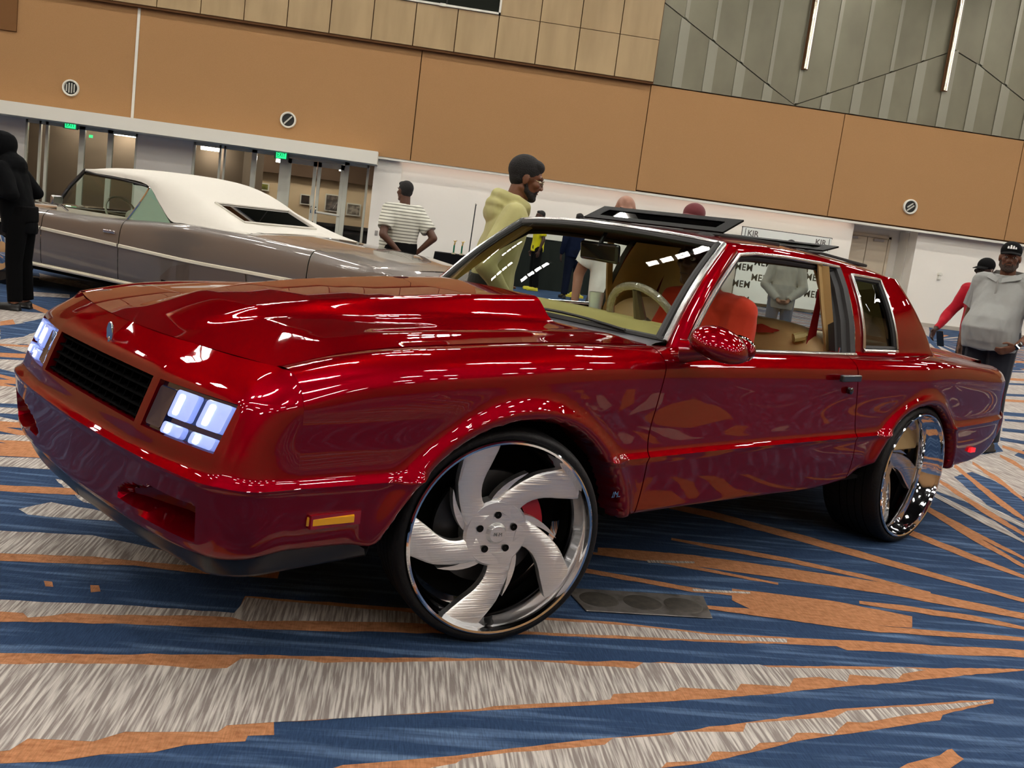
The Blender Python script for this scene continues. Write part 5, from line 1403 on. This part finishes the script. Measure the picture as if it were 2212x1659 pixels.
    if beard:
        h = MB()
        for sg in (1, -1):
            hcap(h, (.000, .066*gw, -.020) if sg > 0 else (.000, -.066*gw, -.020), .010, (.018, .060*gw*sg, -.060), .017); hcap(h, (.018, .058*gw*sg, -.060), .017, (.060, .032*sg, -.088), .022)
            hcap(h, (.090, .004*sg, -.037), .0055, (.078, .030*sg, -.048), .006)
            hcap(h, (.078, .030*sg, -.048), .007, (.070, .028*sg, -.080), .013)
        hell(h, (.064, 0, -.090), (.030, .034, .024)); hell(h, (.040, 0, -.068), (.050, .054*gw, .040)); 
        blob('beard', h, max(.0045, vox*.7), mat('beard_black', (.010, .007, .006, 1), .9, bump=(160, .8)) if beard != 'grey' else mat('beard_soft', (.05, .033, .025, 1), .9, bump=(160, .8)), root, 1)
    if capc:
        m_c = cloth('cap_%s' % capc[0], lin(*capc[1])) ; h = MB()
        hell(h, (-.016, 0, .062), (.102, .084, .082), 28)
        blob_c = h.build('cap', m_c, root, angle=80)
        V = []; n = 17
        for r0, dz in ((.080, 0), (.165, -.016)):
            for k in range(n):
                a = -1.05+2.1*k/(n-1); V.append(hp_(math.cos(a)*r0*(1 if r0 < .1 else 1.02)+(.0 if r0 < .1 else 0), math.sin(a)*r0*(.92 if r0 < .1 else .56), .062+dz-.012*abs(math.sin(a))+(.002)))
        V += [v-Vector((0, 0, .006)) for v in V]
        F = [(k, k+1, n+k+1, n+k) for k in range(n-1)]+[(2*n+k, 3*n+k, 3*n+k+1, 2*n+k+1) for k in range(n-1)]+[(n+k, n+k+1, 3*n+k+1, 3*n+k) for k in range(n-1)]
        MB().add(V, F).build('cap_brim', m_c, root, angle=60)
        if len(capc) > 2:
            for kk, (yy, w2, hh) in enumerate(((-.028, .016, .020), (-.008, .018, .030), (.012, .018, .026), (.030, .014, .016))):
                MB().prism([(yy-w2/2, 0), (yy+w2/2, 0), (yy+w2/2*.6, hh), (yy-w2/2*.6, hh)], -.0, .002, 'x').build('cap_badge', mat('badge_white', (.75, .75, .72, 1), .5), root, smooth=False)
                o_ = COL.objects[-1]; 
                for v in o_.data.vertices: v.co = hp_(.087-abs(v.co.y)*.25-(v.co.z)*.42+v.co.x, v.co.y, .082+v.co.z)
    if glasses:
        gm = mat('wire_frame', (.25, .2, .12, 1), .25, 1.0) if glasses == 'wire' else mat('dark_lens', (.02, .015, .006, 1), .08, coat=1)
        e = MB()
        for sg in (1, -1):
            L = [hp_(.098, .032*sg+.024*math.cos(t), .008+.019*math.sin(t)) for t in np.linspace(0, 2*PI, 16, endpoint=False)]
            if glasses == 'wire': e.tube(L, .0015*s, 6, True)
            else: e.add(L, [tuple(range(16))]); e.tube(L, .003*s, 6, True)
            e.tube([hp_(.096, .056*sg, .012), hp_(.04, .077*sg, .014), hp_(-.01, .082*sg, .008)], .0018*s, 6)
        e.tube([hp_(.100, .010, .014), hp_(.100, -.010, .014)], .0018*s, 6)
        e.build('glasses', gm, root)
    if hood == 'down':
        pass
    # ---- clothing
    if bottom:
        t = MB(); q = [((0, 0, .90), .125*g, .165*g), ((0, 0, .97), .125*g, .165*g), ((0, 0, 1.06), .118*g, .155*g)]
        rings(t, [(Vector(c)*s, a*s, b_*s, 0) for c, a, b_ in q])
        for hp, kn, an in ((hipL, knL, anL), (hipR, knR, anR)):
            cap(t, hp*s, .102*s*(.4+.6*g), kn*s, .078*s*(.6+.4*g)); cap(t, kn*s, .078*s*(.6+.4*g), (an+Vector((0, 0, .0)))*s, .068*s*(.7+.3*g), flat1=True)
        blob('trousers', t, max(.008, vox), cloth('tr_'+root.name, lin(*bottom)), root, 3)
    if shoe:
        t = MB()
        for an in (anL, anR):
            o_ = an if not seated else an
            sg = 1 if an.y > 0 else -1
            if seated: continue
            cap(t, Vector((o_.x-.02, o_.y, .045))*s, .042*s, Vector((o_.x+.17, o_.y+.03*sg, .036))*s, .036*s); t.box(tuple(Vector((o_.x-.06, o_.y-.038, .0))*s), tuple(Vector((o_.x+.20, o_.y+.050, .022))*s))
        if t.V: blob('shoes', t, .010, mat('shoe_%d_%d_%d' % shoe, lin(*shoe), .5), root, 1)
    if top:
        t = MB(); bl = belly
        q = [((bl*.38, 0, hem), .122*g+bl*.28, .160*g), ((bl*.52, 0, hem+.07), .127*g+bl*.44, .164*g), ((bl*.70, 0, 1.03), .125*g+bl*.60, .166*g), ((bl*.55, 0, 1.12), .122*g+bl*.50, .164*g), ((.0+bl*.2, 0, 1.24), .122*g+bl*.2, .168*g), ((.0, 0, 1.34), .120*g, .178*g), ((-.005, 0, 1.42), .098*g, .160*g), ((0, 0, 1.465), .072*(.4+.6*g), .100*(.4+.6*g)), ((.004, 0, 1.495), .064*(.4+.6*g), .072*(.4+.6*g))]
        rings(t, [(T(c), a*s, b_*s, lean if c[2] > .95 else 0) for c, a, b_ in q])
        for sh, el, wr in ((shl, A['le'], A['lw']), (shr, A['re'], A['rw'])):
            cap(t, T((0, .05*(1 if sh.y > 0 else -1), 1.435)), .066*s, T(sh), .074*s*(.35+.65*g))
            shv = T(sh)-Vector((0, 0, .022*s)); ev = T(el); wv = T(wr); R0 = .074*s*(.35+.65*g)
            if sleeve == 'short':
                cap(t, shv, R0, shv.lerp(ev, .72), R0*1.02, flat1=True)
            else:
                loose = 1.12 if sleeve == 'loose' else 1.0
                cap(t, shv, R0*1.02*loose, ev, .058*s*loose*(.5+.5*g)); cap(t, ev, .058*s*loose*(.5+.5*g), ev.lerp(wv, .93), .040*s*loose, flat1=True)
        if hood == 'down':
            zc = 1.485
            L = [T((.085, .030, zc-.05)), T((.055, .080, zc-.01)), T((-.01, .100, zc+.02)), T((-.07, .075, zc+.035)), T((-.10, 0, zc+.04)), T((-.07, -.075, zc+.035)), T((-.01, -.100, zc+.02)), T((.055, -.080, zc-.01)), T((.085, -.030, zc-.05))]
            for i in range(8): cap(t, L[i], .024*s+.022*s*math.sin(PI*i/8), L[i+1], .024*s+.022*s*math.sin(PI*(i+1)/8))
            t.ell(T((-.075, 0, 1.475)), (.085*s, .125*s, .055*s)); t.ell(T((-.085, 0, 1.42)), (.075*s, .12*s, .075*s))
        if hood == 'up':
            t.ell(hp_(-.02, 0, .02), (.148*s, .125*s, .150*s)); t.ell(T((-.04, 0, 1.46)), (.13*s, .17*s, .14*s))
        m_t = top if isinstance(top, bpy.types.Material) else cloth('top_'+root.name, lin(*top), b=.6)
        # gentle cloth folds
        o = blob('hoodie' if hood else 'shirt', t, max(.007, vox), m_t, root, 8 if hood else 4)
        nv_ = len(o.data.vertices); co = np.empty(nv_*3, np.float32); no = np.empty(nv_*3, np.float32)
        o.data.vertices.foreach_get('co', co); o.data.vertex_normals.foreach_get('vector', no); co = co.reshape(-1, 3); no = no.reshape(-1, 3)
        f_ = np.array([mnoise.noise(Vector((float(c[0])*9, float(c[1])*9, float(c[2])*5)))*.013+mnoise.noise(Vector((float(c[0])*21, float(c[1])*21, float(c[2])*10)))*.005 for c in co], np.float32)
        co += no*f_[:, None]; o.data.vertices.foreach_set('co', co.ravel()); o.data.update()
        if collar:
            c = MB(); L = [T((.125, .016, 1.465)), T((.080, .100, 1.500)), T((-.02, .118, 1.530)), T((-.100, 0, 1.540)), T((-.02, -.118, 1.530)), T((.080, -.100, 1.500)), T((.125, -.016, 1.465))]
            V = []
            for p in L: V += [p, p+Vector((p.x*.12+.012*s, p.y*.30, -.038*s)), p+Vector((p.x*.1+.004*s, p.y*.2, -.034*s)), p-Vector((0, 0, .002))]
            c.add(V, [(i*4+q_, i*4+(q_+1) % 4, (i+1)*4+(q_+1) % 4, (i+1)*4+q_) for i in range(6) for q_ in range(4)]).build('collar', m_t, root, angle=60)
            MB().box(tuple(T((.125+belly*.25, -.008, 1.30))), tuple(T((.133+belly*.25, .008, 1.44)))).build('placket', m_t, root, smooth=False)
    return root, T, hp_

def stripes(name, c1, c2, period, width):
    M = mat(name, lin(*c1), .9, spec=.15, sheen=.1); nt = M.node_tree; b = nt.nodes['Principled BSDF']
    tc = nt.nodes.new('ShaderNodeTexCoord'); w_ = nt.nodes.new('ShaderNodeTexWave'); w_.bands_direction = 'Z'; w_.inputs['Scale'].default_value = 1/period*.314; w_.inputs['Distortion'].default_value = .6; w_.inputs['Detail Scale'].default_value = .5
    cr = nt.nodes.new('ShaderNodeValToRGB'); cr.color_ramp.elements[0].position = width; cr.color_ramp.elements[0].color = lin(*c2); cr.color_ramp.elements[1].position = width+.12; cr.color_ramp.elements[1].color = lin(*c1)
    nt.links.new(tc.outputs['Object'], w_.inputs['Vector']); nt.links.new(w_.outputs['Fac'], cr.inputs['Fac']); nt.links.new(cr.outputs['Color'], b.inputs['Base Color'])
    return M
D = math.radians
person('man in pale olive hoodie and glasses looking down beside the red coupe', (.495, 5.76, 0), D(4), 1.72, 1.02, 0, D(9), D(-6), D(10), (112, 72, 50), vox=.0058,
       top=(176, 172, 118), sleeve='loose', bottom=(40, 38, 34), hair='afro', beard='black', glasses='wire', hood='down', hem=.80,
       arms=dict(re=(-.11, -.29, 1.13), rw=(.08, -.24, .93), rd=(.8, .5, -.3), le=(-.05, .28, 1.13), lw=(.10, .22, .95), ld=(.8, -.5, -.3)))
person('heavy man in white striped tee and black trousers seen from behind, hand at his back', (-.062, 11.05, 0), D(122), 1.65, 1.28, .10, 0, D(4), 0, (84, 54, 40), vox=.009,
       top=stripes('striped_tee', (208, 208, 196), (128, 128, 118), .034, .22), bottom=(10, 10, 11), hair='short', hem=.90,
       arms=dict(le=(-.10, .31, 1.13), lw=(-.19, .12, .95), ld=(-.2, -.8, -.4), re=(-.22, -.30, 1.15), rw=(-.10, -.17, .96), rd=(.3, .5, -.6)))
blk = person('person in black hoodie with hood up and black trousers at the left edge', (-3.46, 9.52, 0), D(176), 1.56, 1.15, .03, D(17), 0, D(22), (150, 105, 80), vox=.010,
       top=(4, 5, 7), sleeve='loose', bottom=(3, 3, 4), shoe=(4, 4, 5), hood='up', hem=.78, arms=dict(re=(-.10, -.27, 1.20), rw=(.22, -.14, 1.26), rd=(.8, .3, .3), le=(-.09, .27, 1.18), lw=(.22, .14, 1.20), ld=(.9, -.2, .2)))
person('big smiling man in pale grey polo shirt and black cap at the right edge', (4.86, 7.69, 0), D(-146), 1.70, 1.30, .13, D(-3), D(24), D(4), (104, 66, 46), vox=.0065,
       top=(150, 152, 149), bottom=(38, 40, 48), beard='grey', capc=('black', (14, 14, 15), 1), hem=.86, collar=True,
       arms=dict(le=(-.03, .35, 1.11), lw=(.17, .27, .93), ld=(.6, -.6, -.5), ln=(0, -1, 0), re=(-.08, -.28, 1.12), rw=(-.02, -.28, .86), rd=(.1, .1, -1)))
person('man in red long sleeve top and black cap behind the grey polo man', (5.61, 9.16, 0), D(-155), 1.59, 1.05, .02, D(4), 0, D(6), (62, 42, 34), vox=.009,
       top=(168, 24, 40), sleeve='long', bottom=(30, 30, 34), capc=('black', (14, 14, 15)), glasses='dark', beard='black', arms=dict(re=(.10, -.30, 1.14), rw=(.34, -.27, .95), rd=(.6, .1, -.7), le=(-.02, .3, 1.1)))
person('bald man in white tee shirt standing behind the red coupe', (1.48, 6.95, 0), D(-96), 1.635, 1.12, .05, D(3), 0, D(10), (150, 108, 88), vox=.010,
       top=(214, 216, 210), bottom=(60, 62, 66), arms=dict(le=(.0, .29, 1.12), lw=(.05, .30, .88)))
person('man in maroon cap standing behind the smoked roof hatch', (2.16, 7.48, 0), D(-140), 1.65, 1.0, .0, D(2), 0, D(4), (120, 82, 64), vox=.011,
       top=(196, 200, 196), bottom=(40, 42, 48), capc=('maroon', (104, 52, 56)))
person('distant person in bright yellow top, dark trousers and yellow shoes', (2.82, 21.6, 0), D(190), 1.72, 1.05, 0, 0, 0, 0, (70, 46, 36), vox=.014, top=(222, 212, 30), bottom=(14, 14, 16), shoe=(214, 204, 50), hair='short', detail=0)
person('distant person in dark navy clothes seen through the windshield', (3.42, 20.2, 0), D(100), 1.74, 1.25, 0, 0, 0, 0, (70, 46, 36), vox=.014, top=(16, 24, 48), sleeve='long', bottom=(14, 20, 38), shoe=(20, 20, 24), hair='short', detail=0)
person('man in grey long sleeve shirt and blue jeans with hands clasped before the banner', (4.97, 12.7, 0), D(-105), 1.60, 1.05, .03, 0, 0, D(12), (110, 74, 56), vox=.011,
       top=(126, 128, 122), sleeve='loose', bottom=(66, 78, 96), hair='short', hem=.78, arms=dict(le=(.06, .27, 1.10), lw=(.19, .07, .90), ld=(.2, -.8, -.4), re=(.06, -.27, 1.10), rw=(.19, -.07, .90), rd=(.2, .8, -.4)))
RM = Matrix.Translation((-.089, 3.721, 0)) @ Matrix.Rotation(math.atan2(-.591, -.8067), 4, 'Z')
dl = RM @ Vector((-1.70, .37, -.275))
person('driver in orange red tee shirt sitting inside the red coupe', tuple(dl), math.atan2(-.591, -.8067), 1.72, 1.06, .04, D(22), 0, D(-8), (84, 56, 42), vox=.009,
       top=(196, 62, 40), bottom=(40, 42, 50), shoe=None, hair='short', seated=True, arms=dict(le=(.12, .19, 1.16), lw=(.38, .12, 1.16), ld=(.9, -.3, .1), ln=(0, 0, -1), re=(.16, -.22, 1.12), rw=(.42, -.08, 1.16), rd=(.9, .2, .1), rn=(0, 0, -1)))

# belongings
def at(o, loc, rz=0): o.location = loc; o.rotation_euler = (0, 0, rz); return o
mb = MB().box((-.005, -.037, -.075), (.005, .037, .075)); ph = bevel(mb.build('phone', black_gloss), .004); at(ph, (5.11, 8.93, .80), D(-155)); ph.rotation_euler = (.1, .25, D(-155)); tag(ph, 'black phone held low by the man in the red top', 'phone')
mb = MB().box((-.09, -.003, -.13), (.09, .003, .13)); cd = mb.build('white_card', mat('card_white', lin(220, 222, 218), .5), smooth=False); at(cd, (-4.02, 9.50, 1.17), D(80)); tag(cd, 'white card held up by the person in the black hoodie', 'card')
wt = MB(); wt.lathe([(.033, -.014), (.036, -.010), (.036, .010), (.033, .014)], 24, 'z'); wt.box((.028, -.02, -.02), (.044, .02, .02))
w1 = wt.build('wrist_watch', black_gloss); tag(w1, 'black watch on the wrist of the man in grey polo', 'watch')
RT = Matrix.Translation((4.86, 7.69, 0)) @ Matrix.Rotation(D(-146), 4, 'Z'); pw = RT @ (Vector((.155, .275, .945))*(1.70/1.75)); w1.location = pw; w1.rotation_euler = (D(35), D(35), D(-146))

# ================================================================== background furniture
TB = empty('trophy_table', (1.24, 21.7, 0)); tag(TB, 'low table under black cloth carrying the green trophies', 'table')
mb = MB().box((-.60, -.30, .54), (.60, .30, .57)); mb.build('table_top', black_cloth, TB, smooth=False)
V = []; n = 60
for z, f_ in ((.565, 1.0), (.35, 1.02), (.16, 1.03)):
    for k in range(n):
        a = 2*PI*k/n; cx_ = max(-1, min(1, math.cos(a)*1.35)); cy_ = max(-1, min(1, math.sin(a)*1.35)); w_ = 1+.02*math.sin(k*2.1)*(f_-1)/.03*1.5
        V.append((cx_*.61*f_*w_, cy_*.31*f_*w_, z))
MB().add(V, [(i*n+k, i*n+(k+1) % n, (i+1)*n+(k+1) % n, (i+1)*n+k) for i in range(2) for k in range(n)]).build('cloth_skirt', black_cloth, TB, angle=70)
for x in (-.56, .56):
    for y in (-.26, .26): MB().tube([(x, y, 0), (x, y, .54)], .015, 8).build('leg', dull_chrome, TB)
for x, lab in ((1.02, 'green and gold trophy on the black table, nearer the striped man'), (1.19, 'green and gold trophy on the black table, nearer the black stand')):
    t = empty('trophy', (x, 21.55, .57)); tag(t, lab, 'trophy', 'trophies on the black table')
    MB().box((-.04, -.04, 0), (.04, .04, .03)).build('base', mat('trophy_marble', lin(190, 180, 150), .3), t, smooth=False)
    MB().tube([(0, 0, .03), (.0, 0, .19)], .017, 8).build('column', mat('trophy_green', lin(14, 120, 84), .25, .3), t)
    f_ = MB(); gm = mat('trophy_gold', lin(214, 184, 110), .25, .8)
    f_.tube([(0, 0, .19), (.01, 0, .25)], .014, 8); f_.tube([(.01, 0, .25), (.045, 0, .30)], .008, 6); f_.tube([(.01, 0, .25), (-.025, 0, .29)], .008, 6); f_.ell((.012, 0, .275), (.013, .013, .016)); f_.build('figure', gm, t)
t = empty('banner_stand', (1.33, 21.3, 0)); tag(t, 'thin black upright stand beside the trophy table', 'stand')
MB().tube([(0, 0, .02), (.01, 0, .9), (.03, 0, 1.66)], .012, 8).build('pole', black_matt, t); MB().lathe([(.001, .0), (.15, .0), (.15, .02), (.001, .03)], 24, 'z').build('base', black_matt, t); MB().ell((.032, 0, 1.67), (.018, .018, .025)).build('finial', dull_chrome, t)
for k, (x, y, r) in enumerate(((.80, 21.22, .05), (1.00, 21.20, .062), (1.19, 21.05, .05), (1.62, 21.2, .055), (1.02, 20.98, .04))):
    b = MB(); b.ell((0, 0, r), (r*1.3, r, r)); b.ell((r, 0, r*1.6), (r*.6, r*.5, r*.8))
    at(b.build('plush_bag', mat('bag_%d' % k, lin(*[(206, 190, 150), (220, 214, 200), (196, 160, 110), (214, 196, 160), (180, 150, 100)][k]), .8)), (x, y, .0 if k != 1 else 0)); o = COL.objects[-1]
    tag(o, ['small cream bag on the floor, leftmost before the trophy table', 'white bag on the floor before the trophy table, largest of the heap', 'tan bag on the floor before the trophy table', 'cream bag on the floor before the trophy table, rightmost', 'small brown bag on the floor at the front of the heap'][k], 'bag')
bl = MB().ell((0, 0, .06), (.06, .06, .06)); at(bl.build('white_ball', white_trim), (.62, 21.55, 0)); tag(COL.objects[-1], 'small white ball on the floor at the left foot of the trophy table', 'ball')
# black draped tables in the distance
for x, y, w_, h_, lab in ((3.35, 22.6, 1.7, 1.12, 'high counter draped in black behind the distant person in yellow'), (2.2, 23.6, .9, 1.0, 'black draped counter partly hidden by the olive hoodie')):
    t = empty('draped_counter', (x, y, 0)); tag(t, lab, 'counter')
    V = []; n = 80
    for z, f_ in ((h_, 1.0), (h_*.5, 1.0), (.0, 1.02)):
        for k in range(n):
            a = 2*PI*k/n; cx_ = max(-1, min(1, math.cos(a)*1.4)); cy_ = max(-1, min(1, math.sin(a)*1.4)); q_ = .02*math.sin(k*1.9)*(1 if z < h_ else 0)
            V.append((cx_*(w_/2+q_), cy_*(.35+q_), z))
    MB().add(V, [(i*n+k, i*n+(k+1) % n, (i+1)*n+(k+1) % n, (i+1)*n+k) for i in range(2) for k in range(n)]).build('drape', mat('drape_green_black', (.010, .014, .012, 1), .95), t, angle=60)
    MB().box((-w_/2, -.35, h_-.02), (w_/2, .35, h_)).build('counter_top', black_cloth, t, smooth=False)
mb = MB(); mb.box((-.22, -.12, 0), (.22, .12, .05)); mb.ell((.05, 0, .07), (.12, .08, .05)); at(mb.build('yellow_bundle', mat('bundle_yellow', lin(206, 190, 60), .7)), (3.62, 21.0, 0)); tag(COL.objects[-1], 'yellow and dark bundle on the floor by the navy person', 'bundle')
# banner with printed words near the wall
BN = empty('printed_banner', (10.2, 26.55, 0)); tag(BN, 'white backdrop banner printed with rows of black words before the white wall', 'banner')
MB().box((-1.22, -.01, .10), (1.32, .01, 2.10)).build('banner_sheet', mat('banner_white', lin(226, 230, 224), .6), BN, smooth=False)
MB().tube([(-1.22, .02, 0), (-1.22, .02, 2.12)], .015, 8).tube([(1.32, .02, 0), (1.32, .02, 2.12)], .015, 8).tube([(-1.24, .02, 2.10), (1.34, .02, 2.10)], .02, 8).build('banner_frame', dark_m, BN)
MB().box((-1.35, -.2, 0), (-1.1, .2, .03)).box((1.2, -.2, 0), (1.45, .2, .03)).build('banner_feet', dark_m, BN, smooth=False)
ink = mat('print_black', (.012, .014, .012, 1), .7); inkg = mat('print_grey', lin(96, 92, 88), .7)
for x, z in ((-1.02, 1.02), (.05, .98), (-1.02, .56), (-.52, .78), (.55, .74), (.02, .34), (-.98, .14), (1.02, .98), (1.05, .52), (-.50, 1.20), (.56, 1.18)):
    text('banner_lettering', 'MEM', .26, (x, -.013, z), ((1, 0, 0), (0, 0, 1), (0, -1, 0)), ink, BN, .001, sx=.9, bold=.005, space=1.1)
for x in (-.92, 1.02): text('banner_lettering', 'KJR', .22, (x, -.013, 1.95), ((1, 0, 0), (0, 0, 1), (0, -1, 0)), inkg, BN, .001, sx=.95, bold=.004)
for x in (-1.14, 1.26): MB().box((x-.008, -.014, 1.74), (x+.008, -.011, 2.08)).build('banner_rule', ink, BN, smooth=False)
# floor box cover plate
FP = empty('floor_box_cover', (1.02, 3.475, 0), D(2.5)); tag(FP, 'worn steel floor socket cover with three round lids beside the front wheel', 'floor box')
bevel(MB().prism([(-.275, .10), (-.24, -.115), (.245, -.105), (.285, .115)], 0.0025, .006, 'z').build('cover_plate', mat('worn_steel', lin(142, 136, 132), .38, .6, var=(lin(92, 86, 80), (14, 14, 1), .45, .7)), FP, smooth=False), .001, 1)
for x in (-.165, .005, .165): MB().lathe([(.001, .0085), (.068, .0085), (.074, .0065), (.076, .005)], 40, 'z', (x, 0, 0)).build('round_lid', mat('lid_dark', lin(62, 58, 54), .6, .3, var=(lin(84, 78, 70), (30, 30, 1), .4, .7)), FP)
